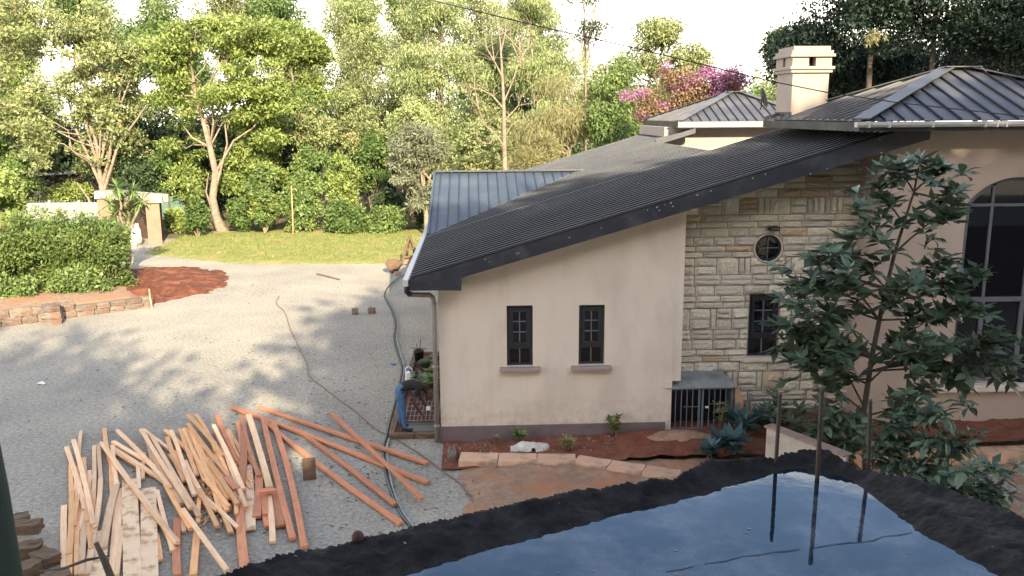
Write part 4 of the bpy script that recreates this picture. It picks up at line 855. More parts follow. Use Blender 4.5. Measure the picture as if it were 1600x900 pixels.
# ================================================================== PATH EDGING, BEDS, SMALL PLANTS
pe = empty('path_edging', (1.5,-1.2,0), label='row of orange sandstone kerb blocks between soil bed and rough earth', cat='kerb')
def edging(root, a, b, z0, z1, w, seg, zz=.15):
    A = G(*a, zz); B = G(*b, zz); n_ = max(1, round((B-A).length/seg)); d = (B-A)/n_
    for i in range(n_):
        p = A+d*(i+.5); ln = d.length
        o = rough_block('kerb_block', (p.x, p.y, z0), (ln-.014, w, z1-z0), (0,0,math.atan2(d.y,d.x)+random.uniform(-.01,.01)), M['sand'], None, None, parent=root, seed=90+i, jit=.012)
edging(pe, (718,713), (900,716), -.05, .145, .42, .62); edging(pe, (900,716), (1062,740), -.05, .14, .38, .62)
pe2 = empty('path_edging', (8.5,-1.2,0), label='row of orange sandstone kerb blocks right of the sapling trunk', cat='kerb'); edging(pe2, (1340,714), (1660,704), -.05, .20, .38, .7)
ew = rough_block('kerb_end_stone', G(712,722,0)+Vector((-.06,.12,0)), (.14,.42,.17), (0,0,0), M['kerb'], 'darker end stone closing the orange kerb near the gravel', 'kerb stone', seed=7)
pl = MB()
for i in range(300):
    k = random.random()
    if k < .35: x, y = random.gauss(2.95,.35), random.gauss(-.28,.14)
    elif k < .6: x, y = random.uniform(-.6,.3), random.gauss(-.45,.2)
    elif k < .8: x, y = random.uniform(0,4), random.uniform(-1,-.1)
    else: x, y = random.uniform(-.3,3.5), random.uniform(-3.2,-1.7)
    s_ = random.uniform(.010,.032); z_ = bz(x)+.01 if y > -1.3 else .06
    a = random.random()*6; pl.add([(x+s_*cos(a+q*2.1), y+s_*sin(a+q*2.1), z_-.01) for q in range(3)]+[(x,y,z_+s_)], [(0,1,3),(1,2,3),(2,0,3)])
pl.build('pebbles', M['palestone'], kind='stuff')
field('sand_heap', 2.7, 4.5, -1.0, .0, .05, lambda x, y: (lambda d: bz(x)+.13*d+.02*noise2(x,y,8) if d > -.1 else None)(1-((x-3.7)/.65)**2-((y+.42)/.34)**2), M['rough'], kind='structure')
# crumpled white sack on the kerb
def crumple(name, c, sx_, sy_, sz_, mt, label, cat, seed):
    o = field(name, -sx_, sx_, -sy_, sy_, sx_/12, lambda x, y: (lambda d: sz_*max(0,d)**.5*(1+.9*noise2(x,y,5/sx_*.35,3,seed)) if d > -.02 else None)(1-(x/sx_)**2-(y/sy_)**2+.3*noise2(x,y,2/sx_,2,seed)), mt); o.location = c; return tag(o, label, cat)
crumple('cloth_sack', G(828,697,.14), .36, .14, .07, M['cloth'], 'crumpled white sack lying on the orange kerb', 'sack', 3)
def whorl(P, D, U, LN, T, c, n, ln, up=.2, az=0):
    for k in range(n):
        a = az+2*pi*k/n+random.uniform(-.3,.3); e = random.uniform(-.35,.45)+up
        d = Vector((cos(a)*cos(e), sin(a)*cos(e), sin(e))); P.append(tuple(c)); D.append(tuple(d)); U.append(tuple(Vector((0,0,1)).cross(d).normalized())); LN.append(ln*random.uniform(.75,1.2)); T.append(random.random())
def small_plant(name, base, label, cat, nst, h, ln, lf, wd=.35, n=6, group=None, up=.2, spread=.35, bark='cable'):
    root = empty(name, base, label=label, cat=cat, group=group); mb = MB(); P, D, U, LN, T = [], [], [], [], []
    for i in range(nst):
        a = random.random()*2*pi; t_ = Vector(base)+Vector((cos(a)*spread*h, sin(a)*spread*h, h*random.uniform(.6,1))); limb(mb, base, t_, .012*h+.004, .004, n=3)
        for q in (1,.7,.45): whorl(P, D, U, LN, T, Vector(base).lerp(t_, q), n, ln, up)
    mb.build('stem', M[bark], root); quads('foliage', np.array(P), np.array(D), np.array(U), np.array(LN), np.array(LN)*wd, np.array(T), LG[lf], root); return root
small_plant('seedling', (1.0-.22,-.25,.09), 'small green seedling at the wall foot below the left window', 'plant', 4, .26, .10, 'lime', .6)
small_plant('garden_plant', (2.6,-.2,.14), 'leafy green plant with a white flower against the plinth', 'plant', 5, .38, .11, 'mid', .55)
small_plant('weed', (1.62,-.75,.1), 'low dull green weed beside the white sack', 'plant', 6, .22, .16, 'oliv', .12, 8)
small_plant('dry_sapling', (4.62,-.12,.15), 'thin yellowing sapling in front of the cage door', 'plant', 4, .62, .13, 'oliv', .35, 6, spread=.22)
small_plant('seedling', (.35,-.3,.09), 'tiny dry sprig at the left corner of the wall', 'plant', 3, .16, .09, 'straw', .3)
for (x, y, h_, ln, lab) in ((1165,668,.35,.30,'blue-green spiky plant right of the cage'),(1150,655,.30,.28,'small blue-green plant against the cage pier'),(1192,662,.4,.3,'blue-green plant under the lower stones beside the short wall'),(1105,702,.2,.24,'low pale-blue succulent left of the white-striped one')):
    small_plant('succulent', G(x,y+14,.2), lab, 'succulent', 3, h_, ln, 'agave', .28, 9, 'blue-green plants by the cage', up=.45)
small_plant('striped_agave', G(1138,708,.2), 'big blue-green agave with white-edged broad leaves', 'agave', 2, .3, .38, 'agave', .36, 11, up=.35)
for (x, y, lab) in ((1225,650,'leafy dark shrub behind the short wall, left one'),(1262,668,'leafy dark shrub behind the two left steel bars'),(1308,665,'leafy dark shrub close to the sapling foot')):
    small_plant('garden_shrub', G(x,y+30,.25), lab, 'shrub', 6, .7, .26, 'gloss', .36, 7, 'dark shrubs below the stone wall', spread=.5)
# sloping grey parapet wall with pale top
pw = empty('ramp_wall', G(1240,720,.1), label='short sloping grey wall with a pale top behind the steel bars', cat='wall')
P0 = WY(1198,668,-3.0); P1 = WY(1322,716,-4.3)
MB().prism([P0, P1, Vector((P1.x,P1.y,0)), Vector((P0.x,P0.y,0))], (.10,.14,0)).build('wall_face', M['concrete'], pw)
MB().bar(P0+Vector((.05,.07,.013)), P1+Vector((.05,.07,.013)), .2, .024).build('wall_top', M['palestone'], pw)
# ================================================================== PIT BED, WORKER AND HIS THINGS
pit = empty('drain_pit', (-1.25,3,0), label='long narrow planting pit with brick edges along the side wall', cat='planting pit')
for a, b in (((-1.72,.28),(-.74,.28)),((-1.68,.30),(-1.60,6.0)),((-1.62,6.05),(-.72,6.05))):
    L_ = Vector((b[0]-a[0], b[1]-a[1])).length; n_ = max(1, round(L_/.45))
    for i in range(n_):
        x = a[0]+(b[0]-a[0])*(i+.5)/n_; y = a[1]+(b[1]-a[1])*(i+.5)/n_
        rough_block('edge_stone', (x,y,0), (L_/n_-.01,.11,.10), (0,0,math.atan2(b[1]-a[1],b[0]-a[0])), M['oldwood'], None, None, parent=pit, seed=130+i)
MB().box(-1.58,.36,.004,-.74,5.98,.03).build('soil', M['reddark'], pit)
gr = empty('grating', (-1.1,1.4,.05), label='black steel grating laid over the near end of the pit', cat='grating')
f = MB(); f.box(-1.50,.38,.06,-.80,.41,.09).box(-1.50,2.5,.06,-.80,2.53,.09).box(-1.50,.41,.06,-1.47,2.5,.09).box(-.83,.41,.06,-.80,2.5,.09); f.build('frame', M['black'], gr)
MB().box(-1.469,.411,.032,-.831,1.0,.045).build('pit_dark_sheet', M['black'], gr)  # flat black sheet standing in for the dark depth of the pit
for k in range(1,8): MB().box(-1.47+.64*k/8-.006,.98,.062,-1.47+.64*k/8+.006,2.5,.085).build('bar', M['cage'], gr)
for k in range(6): MB().box(-1.47,.99+k*.29,.086,-.83,1.01+k*.29,.094).build('cross_bar', M['cage'], gr)
for i, (x, y) in enumerate(((-1.3,3.3),(-1.0,3.8),(-1.25,4.4),(-.95,3.0),(-1.05,4.9),(-1.3,2.8))):
    small_plant('bed_plant', (x,y,.03), ['dark-leaved plant at the left side of the pit bed centre','dark-leaved plant by the wall just behind the bed centre','dark-leaved plant near the black bucket','dark-leaved plant by the wall close behind the grating','farthest leafy plant in the pit bed by the wall','dark-leaved plant closest behind the bending worker'][i], 'plant', 4, .34, .2, 'mid' if i % 2 else 'gloss', .5, 6, 'plants in the pit bed')
bk = empty('bucket', G(655,568,.1), label='black bucket with sticks standing at the far corner of the pit', cat='bucket'); p = Vector(WL[bk.name])
MB().lathe(p, [(0,0),(.10,0),(.125,.30),(.135,.30),(.135,.33),(.12,.33),(.10,.03),(0,.03)], 18).build('pail', M['black'], bk, True)
MB().tube([p+Vector((-.125,0,.3)), p+Vector((-.09,-.08,.38)), p+Vector((.05,-.1,.40)), p+Vector((.125,0,.3))], .005, 6).build('handle', M['black'], bk)
MB().tube([p+Vector((0,0,.05)), p+Vector((.05,0,.62))], .008, 5).tube([p+Vector((.03,0,.05)), p+Vector((-.06,.03,.5))], .008, 5).tube([p+Vector((-.2,.0,.40)), p+Vector((.2,.02,.36))], .009, 5).build('stick', M['debris'], bk)
jg = empty('jerrycan', G(641,596,.1), label='white plastic jerrycan behind the bending worker', cat='jerrycan'); p = Vector(WL[jg.name])
o = bevel(MB().hexa([p+Vector(q) for q in ((-.12,-.08,0),(.10,-.08,0),(.10,.08,0),(-.12,.08,0),(-.10,-.07,.22),(.02,-.07,.26),(.02,.07,.26),(-.10,.07,.22))]).build('body', M['white'], jg), .02)
MB().tube([p+Vector((-.09,0,.2)), p+Vector((-.10,0,.31)), p+Vector((-.03,0,.36)), p+Vector((.04,0,.30)), p+Vector((.06,0,.2))], .016, 8).build('handle', M['white'], jg, True)
MB().lathe(p+Vector((.0,0,.255)), [(0,0),(.03,0),(.03,.035),(0,.035)], 12).build('cap', M['blueplastic'], jg)
# person, bent double over the pit (one skinned body)
def person():
    B = Vector((-1.54,.55,.09)); V_ = []; E_ = []; R_ = []
    def v(x, y, z_, r, par=None, r2=None):
        V_.append((x,y,z_)); R_.append((r, r2 or r)); i = len(V_)-1
        if par is not None: E_.append((par, i))
        return i
    pel = v(.02,0,.90,.135,None,.12); sp = v(.20,0,1.0,.12,pel,.125); chst = v(.42,0,.98,.135,sp,.15); nk = v(.58,0,.90,.065,chst); hd0 = v(.66,0,.82,.075,nk); hd1 = v(.70,0,.73,.10,hd0,.088); hd2 = v(.71,0,.64,.072,hd1); 
    for s_ in (-1,1):
        hp = v(.03,.09*s_,.84,.105,pel); kn = v(.09 if s_ < 0 else .02,.12*s_,.47,.068,hp); ak = v(.13 if s_ < 0 else .02,.13*s_,.09,.045,kn); 
        hl = v(.14 if s_ < 0 else .03,.13*s_,.045,.042,ak); to = v(.32 if s_ < 0 else .20,.14*s_,.03,.032,hl)
        shd = v(.46,.17*s_,.93,.062,chst); el = v(.40+.05*s_,.22*s_,.66,.045,shd); wr = v(.52+.06*s_,.17*s_,.46,.030,el); pm = v(.56+.06*s_,.16*s_,.40,.032,wr,.018)
        for k in range(4):
            fx = .57+.06*s_+.01*k; f1 = v(fx,.13*s_+.02*s_*k,.35,.011,pm); f2 = v(fx+.02,.13*s_+.02*s_*k,.315-.006*(k in (1,2)),.009,f1)
        t1 = v(.54+.06*s_,.12*s_,.385,.012,pm); v(.555+.06*s_,.105*s_,.35,.010,t1)
    me = bpy.data.meshes.new('person'); me.from_pydata([tuple(Vector((q[0]*.86,q[1]*.95,q[2]*.93))+B) for q in V_], E_, []); o = link('person', me)
    for q in ('shirt','jeans','skin','shoe','hair'): me.materials.append(M[q])
    sk = o.modifiers.new('skin','SKIN'); sv = me.skin_vertices[0].data
    for i, r in enumerate(R_): sv[i].radius = r
    sv[0].use_root = True; ss = o.modifiers.new('sub','SUBSURF'); ss.levels = 2; ss.render_levels = 2
    bpy.context.view_layer.update(); bake(o); me = o.data
    for p in me.polygons:
        c = p.center-B; s_ = abs(c.y); mi = 0
        if c.z < .065 and c.x < .45: mi = 3
        elif c.x < .075 and c.z < .93 or (c.z < .80 and c.x < .24): mi = 1
        elif c.x > .56 and c.z < .93 and s_ < .12 and c.z > .5: mi = 4 if c.x > .68 or c.z > .80 else 2
        elif c.z < .73 and c.x > .3: mi = 2
        p.material_index = mi; p.use_smooth = True
    return tag(o, 'person in black T-shirt and blue jeans bending double over the pit', 'person')
person()
g_ = bevel(MB().box(-.04,-.035,-.035,.04,.035,.04).build('white_glove', M['white'], None), .015); g_.location = (-.97,.45,.53)
tag(g_, 'small white rag held below the worker\'s forearm', 'rag')
# ================================================================== FAR LEFT: GATE, FENCE, HUT
gt = empty('gate_pillars', G(200,384), label='rendered entrance gateway of two pillars carrying a concrete beam', cat='gateway')
a = G(222,384); b = G(252,384); zt = WY(222,316,a.y).z
lp = G(150,366); zl = WY(150,320,lp.y).z
def obox(mb, c, ux, L_, D_, z0, z1):
    u = Vector(ux).normalized(); w = Vector((-u.y,u.x,0)); c = Vector((c[0],c[1],0)); P = [c-u*L_/2-w*D_/2, c+u*L_/2-w*D_/2, c+u*L_/2+w*D_/2, c-u*L_/2+w*D_/2]
    return mb.hexa([p+Vector((0,0,z0)) for p in P]+[p+Vector((0,0,z1)) for p in P])
ru = Vector((.94,.34,0))
rpC = Vector((-15.75,27.0,0)); lpC = Vector((-18.9,29.6,0))
obox(MB(), rpC+Vector((.12,0,0)), ru, .62, .6, 0, 2.02).build('pillar', M['gate'], gt); obox(MB(), lpC, ru, .8, .6, 0, 2.0).build('pillar', M['gate'], gt)
mid = (rpC+lpC)/2; ud = (rpC-lpC)
obox(MB(), mid+Vector((.1,.3,0)), ud, ud.length+.9, 1.0, 2.02, 2.38).build('beam', M['concrete'], gt)
obox(MB(), mid+Vector((.4,.9,0)), ud, ud.length-.8, .12, 0, 2.0).build('gate_leaf', M['gatedark'], gt)
obox(MB(), rpC, ru, 1.15, .9, 2.021, 2.42).build('pillar_cap', M['concrete'], gt); obox(MB(), lpC, ru, 1.0, .8, 2.021, 2.36).build('pillar_cap', M['concrete'], gt)
for i, (x, y, h_, r_, c) in enumerate(((207,385,1.0,.24,'white'),(216,383,1.05,.18,'cloth'))):
    p = G(x,y); o = MB().lathe(p, [(0,0),(r_,0),(r_*1.1,h_*.3),(r_*.95,h_*.7),(r_*.5,h_*.93),(r_*.6,h_),(0,h_*.97)], 12).build('full_sack', M[c], None, True)
    tag(o, ['whitish upright sack in the gateway, the left and whiter one','greyish upright sack leaning beside the whiter one in the gateway'][i], 'sack', 'sacks standing in the gateway')
fc = empty('white_fence', G(110,368), label='long pale precast panel fence left of the gateway', cat='fence')
x = -30.
while x < -19.6:
    for k in range(4): MB().box(x,31.0,.42*k,x+1.45,31.06,.42*k+.41).build('panel', M['fence'], fc)
    MB().box(x-.06,30.96,0,x+.06,31.10,1.80).build('post', M['fence'], fc); x += 1.52
sp_ = MB()
for i in range(70): sp_.box(-30+i*.15,31.02,1.68,-29.99+i*.15,31.035,1.80)
sp_.build('spikes', M['galv'], fc)
nf = empty('net_fence', G(262,368), label='faded green net fence right of the gateway', cat='fence')
for i in range(3):
    MB().tube([(-17.2+i*.8,31.6,0),(-17.2+i*.8,31.6,2.0)], .035, 6).build('post', M['oldwood'], nf)
    if i < 2: MB().box(-17.15+i*.8,31.58,.05,-16.45+i*.8,31.6,1.9).build('net_panel', M['net'], nf)
ht = empty('hut', (-31,45,0), label='distant hut with a flat grey roof behind the fence trees', cat='hut')
q = WY(72,272,45); q2 = WY(125,266,45)
MB().prism([(q.x,44,q.z-.05),(q2.x+.6,44,q.z+.1),(q2.x+.6,48,q.z+.55),(q.x,48,q.z+.4)], (0,0,.12)).build('roof', M['tinroof'], ht)
MB().box(q.x+.3,44.6,0,q2.x+.2,47.6,q.z-.1).build('wall', M['gatedark'], ht)
# trestle and basket at the far corner of the roof
te = empty('trestle', G(640,412), label='rusty brown A-shaped trestle stand at the far corner of the long roof', cat='trestle')
Y_ = G(640,414).y; tl = MB()
for a, b in (((640,368),(626,418)),((640,368),(655,408))): tl.tube([WY(*a,Y_), WY(*b,Y_-.3)], .05, 6)
for a, b in (((640,368),(634,412)),((640,368),(650,404))): tl.tube([WY(*a,Y_), WY(*b,Y_+.8)], .05, 6)
tl.build('leg', M['oldwood'], te)
MB().bar(WY(633,390,Y_-.15), WY(648,389,Y_-.15), .05, .07).bar(WY(630,402,Y_-.2), WY(653,400,Y_-.2), .05, .09).build('crossbar', M['oldwood'], te)
MB().prism([WY(632,403,Y_-.1), WY(650,401,Y_-.1), WY(652,411,Y_-.1), WY(630,413,Y_-.1)], (0,.06,0)).build('board', M['gate'], te)
bs = empty('basin', G(615,426), label='brown metal builder\'s pan tipped beside the trestle', cat='pan'); p = Vector(WL[bs.name])
o = MB().lathe((0,0,0), [(.12,0),(.30,.36),(.33,.36),(.14,-.02),(0,-.02)], 18).build('pan', M['oldwood'], None, True); o.parent = bs; o.location = (0,0,.06); o.rotation_euler = (.5,.1,0)
rough_block('lump', G(621,431), (.22,.18,.16), (0,0,.4), M['palestone'], 'small pale lump lying beside the pan and hose end', 'stone', seed=99)
# overhead wires
tag(MB().tube([WY(x,y,-2.) for x,y in ((560,-28),(670,-1),(800,31),(1000,77),(1205,127),(1290,144),(1400,160),(1600,182),(1900,205))], .009, 6).build('overhead_wire', M['black'], None, True), 'black wire sagging across the sky and in front of the chimney', 'wire')

# low shed with a corrugated roof, seen mirrored in the arched window
sh_ = empty('shed', (17,-13,0), label='low shed with a corrugated sheet roof opposite the arched window', cat='shed'); cs = MB(); n_ = 150; v_ = []; f_ = []
for i in range(n_+1):
    x = 12.5+i*.07; h_ = .03*(1 if i % 2 else -1)
    v_ += [(x,-11.9,2.45+h_),(x,-13.9,3.25+h_)]
f_ = [(2*i,2*i+2,2*i+3,2*i+1) for i in range(n_)]; cs.add(v_, f_).build('roof', M['tinroof'], sh_); MB().box(12.8,-13.8,0,22.7,-12.1,2.38).build('wall', M['gatedark'], sh_)
# ================================================================== NEAR SAPLING AND SHRUBS (large leaves built one by one)
def leafmesh(w, seed):
    rg = random.Random(seed); v = []; f = []; n_ = 5; prof = [.0,.55,1.0,.8,.0]; 
    for i in range(n_):
        t = i/(n_-1); z_ = .10*sin(pi*t*.9)-.16*t*t; hw = w*prof[i]/2; v += [(t,-hw,z_+.10*hw/w),(t,0,z_-.02),(t,hw,z_+.10*hw/w)]
    for i in range(n_-1): a = 3*i; f += [(a,a+3,a+4,a+1),(a+1,a+4,a+5,a+2)]
    me = bpy.data.meshes.new('leaf'); me.from_pydata(v, [], f); me.polygons.foreach_set('use_smooth', [True]*len(f)); me.update()
    at = me.attributes.new('tint','FLOAT','FACE'); at.data.foreach_set('value', [rg.random()]*len(f)); me.materials.append(LG['gloss']); return me
LM = [leafmesh(.34+.03*(k % 3), k) for k in range(6)]
def leafy(root, spots, cam_limit, ln, seed, nper=(6,9)):
    rg = random.Random(seed); k = 0; P, D, U, LN, T = [], [], [], [], []
    inv = -Vector(WL[root.name])
    for c, out in spots:
        n_ = rg.randint(*nper); a0 = rg.random()*6
        for i in range(n_):
            a = a0+i*2.4; e = rg.uniform(-.75,.45); d = Vector((cos(a)*cos(e), sin(a)*cos(e), sin(e)))+out*.5; d.normalize(); l_ = ln*rg.uniform(.5,1.15)
            if k < cam_limit:
                o = bpy.data.objects.new('leaf', LM[rg.randrange(6)]); COL.objects.link(o); o.parent = root; o.matrix_parent_inverse = Matrix.Translation(inv)
                y = Vector((0,0,1)).cross(d); y = (y.normalized() if y.length > .05 else Vector((0,1,0))); z_ = d.cross(y); r = rg.uniform(-.6,.6); y2 = y*cos(r)+z_*sin(r); z2 = d.cross(y2)
                mt = Matrix(((d.x,y2.x,z2.x),(d.y,y2.y,z2.y),(d.z,y2.z,z2.z))).to_4x4(); o.matrix_basis = Matrix.Translation(c) @ mt @ Matrix.Scale(l_, 4); k += 1
            else:
                y = Vector((0,0,1)).cross(d); y = y.normalized() if y.length > .05 else Vector((0,1,0)); r = rg.uniform(-.6,.6); y = y*cos(r)+d.cross(y)*sin(r)
                P.append(tuple(c)); D.append(tuple(d)); U.append(tuple(y)); LN.append(l_); T.append(rg.random())
    if P: quads('leaf_mass', np.array(P), np.array(D), np.array(U), np.array(LN), np.array(LN)*.40, np.array(T), LG['gloss'], root, kind='stuff')
SY = -2.6
trunkp = tp(SY, (1352,735),(1352,690),(1350,640),(1362,560),(1374,500),(1385,450),(1398,395),(1412,350),(1428,300),(1438,250))
sap = empty('sapling', (trunkp[0].x, SY, .1), label='slender broad-leaved sapling in front of the tower corner', cat='young tree')
tm = MB(); tm.tube([Vector((trunkp[0].x,SY,-.05))]+trunkp, [.055,.05,.048,.045,.04,.036,.032,.028,.022,.016,.008], 9, cap=False)
spots = []
BR = [((1352,645),(1300,605),(1250,560),-.3),((1352,640),(1310,560),(1290,500),.5),((1362,560),(1330,540),(1262,520),.6),((1362,560),(1320,500),(1225,470),-.5),((1355,600),(1330,590),(1240,545),.1),((1374,500),(1340,470),(1270,430),.5),
 ((1374,500),(1335,450),(1300,400),-.6),((1385,450),(1350,420),(1320,370),.3),((1398,395),(1370,370),(1345,330),-.3),((1412,350),(1390,320),(1372,290),.3),((1385,450),(1330,440),(1230,440),0.),((1362,560),(1300,530),(1205,510),0.2),
 ((1428,300),(1415,280),(1400,262),.1),((1428,300),(1450,280),(1472,262),-.2),((1412,350),(1460,320),(1492,295),.3),((1398,395),(1450,350),(1496,340),-.4),((1385,450),(1440,425),(1478,400),.4),((1385,450),(1470,440),(1525,425),-.3),
 ((1362,572),(1395,545),(1430,480),.3),((1360,580),(1420,570),(1480,540),-.5),((1374,500),(1440,500),(1500,485),.5),((1360,580),(1440,560),(1545,520),.2),((1360,580),(1470,575),(1560,560),-.3),((1440,560),(1520,540),(1590,530),-.4),
 ((1352,650),(1400,640),(1450,600),-.3),((1440,560),(1500,570),(1575,585),.3),((1374,500),(1390,470),(1420,440),-.8),((1362,560),(1330,540),(1300,560),-.8),((1374,500),(1310,480),(1215,545),.5),((1362,560),(1310,545),(1275,555),.4),((1385,450),(1310,430),(1250,455),.6),((1398,395),(1340,400),(1270,400),-.2),((1360,580),(1450,560),(1500,600),.5),((1362,560),(1450,500),(1530,480),-.6),((1385,450),(1430,430),(1500,455),.6),((1355,600),(1400,560),(1440,530),-.9)]
for a, m_, t_, dy in BR:
    A = WY(*a,SY); Mi = WY(*m_,SY+dy*.5); T_ = WY(*t_,SY+dy); pts = [A, A.lerp(Mi,.5)+Vector((0,0,.01)), Mi, Mi.lerp(T_,.5)-Vector((0,0,.01)), T_]; tm.tube(pts, [.018,.015,.012,.008,.005], 6, cap=False)
    out = (T_-A).normalized()
    for q in (1., .9, .8, .7, .6, .5, .40):
        c = (A.lerp(Mi, q*2) if q < .5 else Mi.lerp(T_, q*2-1)); spots.append((c+Vector((random.gauss(0,.03),random.gauss(0,.06),random.gauss(0,.03))), out))
        if q > .45: spots.append((c+Vector((random.gauss(0,.16),random.gauss(0,.22),random.gauss(0,.13))), out))
for q in trunkp[5:]: spots.append((q, Vector((0,0,.3))))
tm.build('trunk', M['barkdark'], sap, True); random.Random(3).shuffle(spots); leafy(sap, spots, 300, .31, 11, (7,10))
SH = [((1340,690),[(1300,640),(1335,660),(1285,670),(1320,690)],-3.2,'leafy shrub left of the sapling foot behind the bars'),
 ((1385,740),[(1400,650),(1430,625),(1380,665),(1455,640),(1420,680),(1400,700),(1360,690)],-4.0,'tall leafy shrub just right of the sapling trunk'),
 ((1440,760),[(1470,650),(1490,690),(1460,690),(1440,710),(1500,650),(1430,730),(1475,730),(1520,672)],-4.6,'broad leafy shrub overlapping the orange kerb at right'),
 ((1530,800),[(1520,730),(1550,745),(1500,750),(1535,770),(1480,760),(1560,770),(1450,770),(1575,735)],-5.6,'low leafy shrub hanging over the black rim at far right')]
for i, (b, tips, Y_, lab) in enumerate(SH):
    B = WY(*b, Y_); B.z = .1; r_ = empty('leafy_shrub', B, label=lab, cat='shrub', group='shrubs at the foot of the sapling'); mb = MB(); sp2 = []
    for t_ in tips:
        T_ = WY(*t_, Y_+random.uniform(-.3,.3)); pts = limb(mb, B, T_, .014, .004, .05, 4)
        for q in pts[-1:]+[pts[-2].lerp(pts[-1], .5)]+[pts[-2]]:
            for _ in range(2): sp2.append((q+Vector((random.gauss(0,.06),random.gauss(0,.1),random.gauss(0,.06))), Vector((0,0,.3))))
    mb.build('stem', M['barkdark'], r_); leafy(r_, sp2, 300, .27-.010*i, 20+i, (7,9))
# ================================================================== HEDGE AND PLANTS AT THE LEFT
def boxes(vols, n, rc):
    out = []
    for v in vols:
        for k in range(n):
            R = random.uniform(*rc); out.append((v[0]+random.uniform(-1,1)*v[3], v[1]+random.uniform(-1,1)*v[4], v[2]+random.uniform(-1,1)*v[5], R, R, R*.8))
    return out
def bush(name, label, cat, vols, leaf, n, size, group=None, asp=.5, droop=0, up=.4, nc=20, rc=(.35,.7), base=None, stem=True, flat=.8):
    b = base or (vols[0][0], vols[0][1], 0); root = empty(name, b, label=label, cat=cat, group=group); cl = []
    for v in vols:
        for k in range(max(3, nc//len(vols))):
            d = unit(RNG.normal(size=3)); r = RNG.random()**.4*.8; R = random.uniform(*rc); cl.append((v[0]+d[0]*v[3]*r, v[1]+d[1]*v[4]*r, max(.2, v[2]+d[2]*v[5]*r), R, R, R*flat))
    if stem:
        mb = MB()
        for q in cl[:8]: limb(mb, b, q[:3], .04, .01, .02, 4)
        mb.build('stem', M['bark'], root)
    P, D, U, ln, wd, t = cloud(cl, n, size, asp, droop, up); P[:,2] = np.maximum(P[:,2], .03)
    quads('foliage', P, D, U, ln, wd, t, LG[leaf], root); return root
hg = empty('hedge', (-14,14,0), label='dense clipped hedge behind the stone kerb at left', cat='hedge')
P, D, U, ln, wd, t = cloud(boxes([(-13.1,14.9,.95,.75,.8,.75),(-14.3,14.7,1.15,.9,.9,.95),(-16.2,14.2,1.15,1.1,.9,.95),(-18.2,13.6,.8,1.2,.9,.7)], 90, (.22,.42))+boxes([(-13.3,15.2,1.9,.8,.6,.35),(-15,15,2.35,1.6,.6,.45)], 26, (.15,.35)), 70000, .105, .5, 0, .4); P[:,2] = np.maximum(P[:,2], .03)
quads('foliage', P, D, U, ln, wd, t, LG['hedge'], hg)
mb = MB()
for i in range(26): x = -19+i*.26; mb.tube([(x,14.3,0),(x+random.uniform(-.2,.2),14.3,.9),(x+random.uniform(-.4,.4),14.4,1.7)], [.03,.02,.01], 5)
mb.build('stem', M['barkdark'], hg)
bush('low_shrub', 'lower yellow-green growth along the hedge foot', 'shrub', [(-13.2,13.7,.55,1.3,.5,.45),(-15.2,13.0,.6,1.4,.5,.5),(-17.2,12.2,.6,1.5,.5,.5)], 'lime', 12000, .12, nc=50, rc=(.25,.45), stem=False)
bush('feathery_bush', 'dark feathery bush on top of the hedge centre', 'shrub', [(-15.4,15.4,2.0,1.6,.8,.8),(-13.6,15.6,1.9,1.0,.7,.6)], 'mid', 14000, .13, nc=40, asp=.4, droop=-.3)
bush('yellow_bush', 'bright yellow-green leafy bush at the left edge', 'shrub', [cb(17,-60,330,75,420), cb(17.5,-60,265,45,350), cb(17,40,345,100,420)], 'yel', 20000, .17, nc=60, rc=(.2,.5), droop=.5)
bush('pink_grass', 'tall dry pinkish grass clump at the far left', 'grass clump', [cb(15.6,-40,350,70,430,.5)], 'pinkd', 1800, .45, asp=.05, droop=-1.4, nc=14, rc=(.2,.4))
# strap-leaved tree beside the gateway
dr = empty('strap_leaf_tree', G(195,400), label='multi-headed tree with drooping strap leaves beside the gateway', cat='dragon tree'); mb = MB(); Yd = 19.0; B = WY(197,400,Yd); B.z = 0; P, D, U, LN, T = [], [], [], [], []
for x, y in ((183,292),(205,297),(192,310),(214,318),(178,335),(198,345),(222,312),(208,332),(172,318),(187,325)):
    T_ = WY(x,y,Yd+random.uniform(-.5,.5)); limb(mb, B+Vector((0,0,1.2)) if random.random() < .8 else B, T_, .07, .04)
    for k in range(46):
        a = random.random()*2*pi; e = random.uniform(-1.1,.9); d = Vector((cos(a)*cos(e), sin(a)*cos(e), sin(e)))
        P.append(tuple(T_)); D.append(tuple((d+Vector((0,0,-.15))).normalized())); U.append(tuple(Vector((0,0,1)).cross(d).normalized())); LN.append(.55); T.append(random.random())
mb.tube([B-Vector((0,0,.1)), B+Vector((0,0,1.3))], [.12,.09], 8); mb.build('trunk', M['bark'], dr, True); quads('crown', np.array(P), np.array(D), np.array(U), np.array(LN), np.array(LN)*.17, np.array(T), LG['lime'], dr)
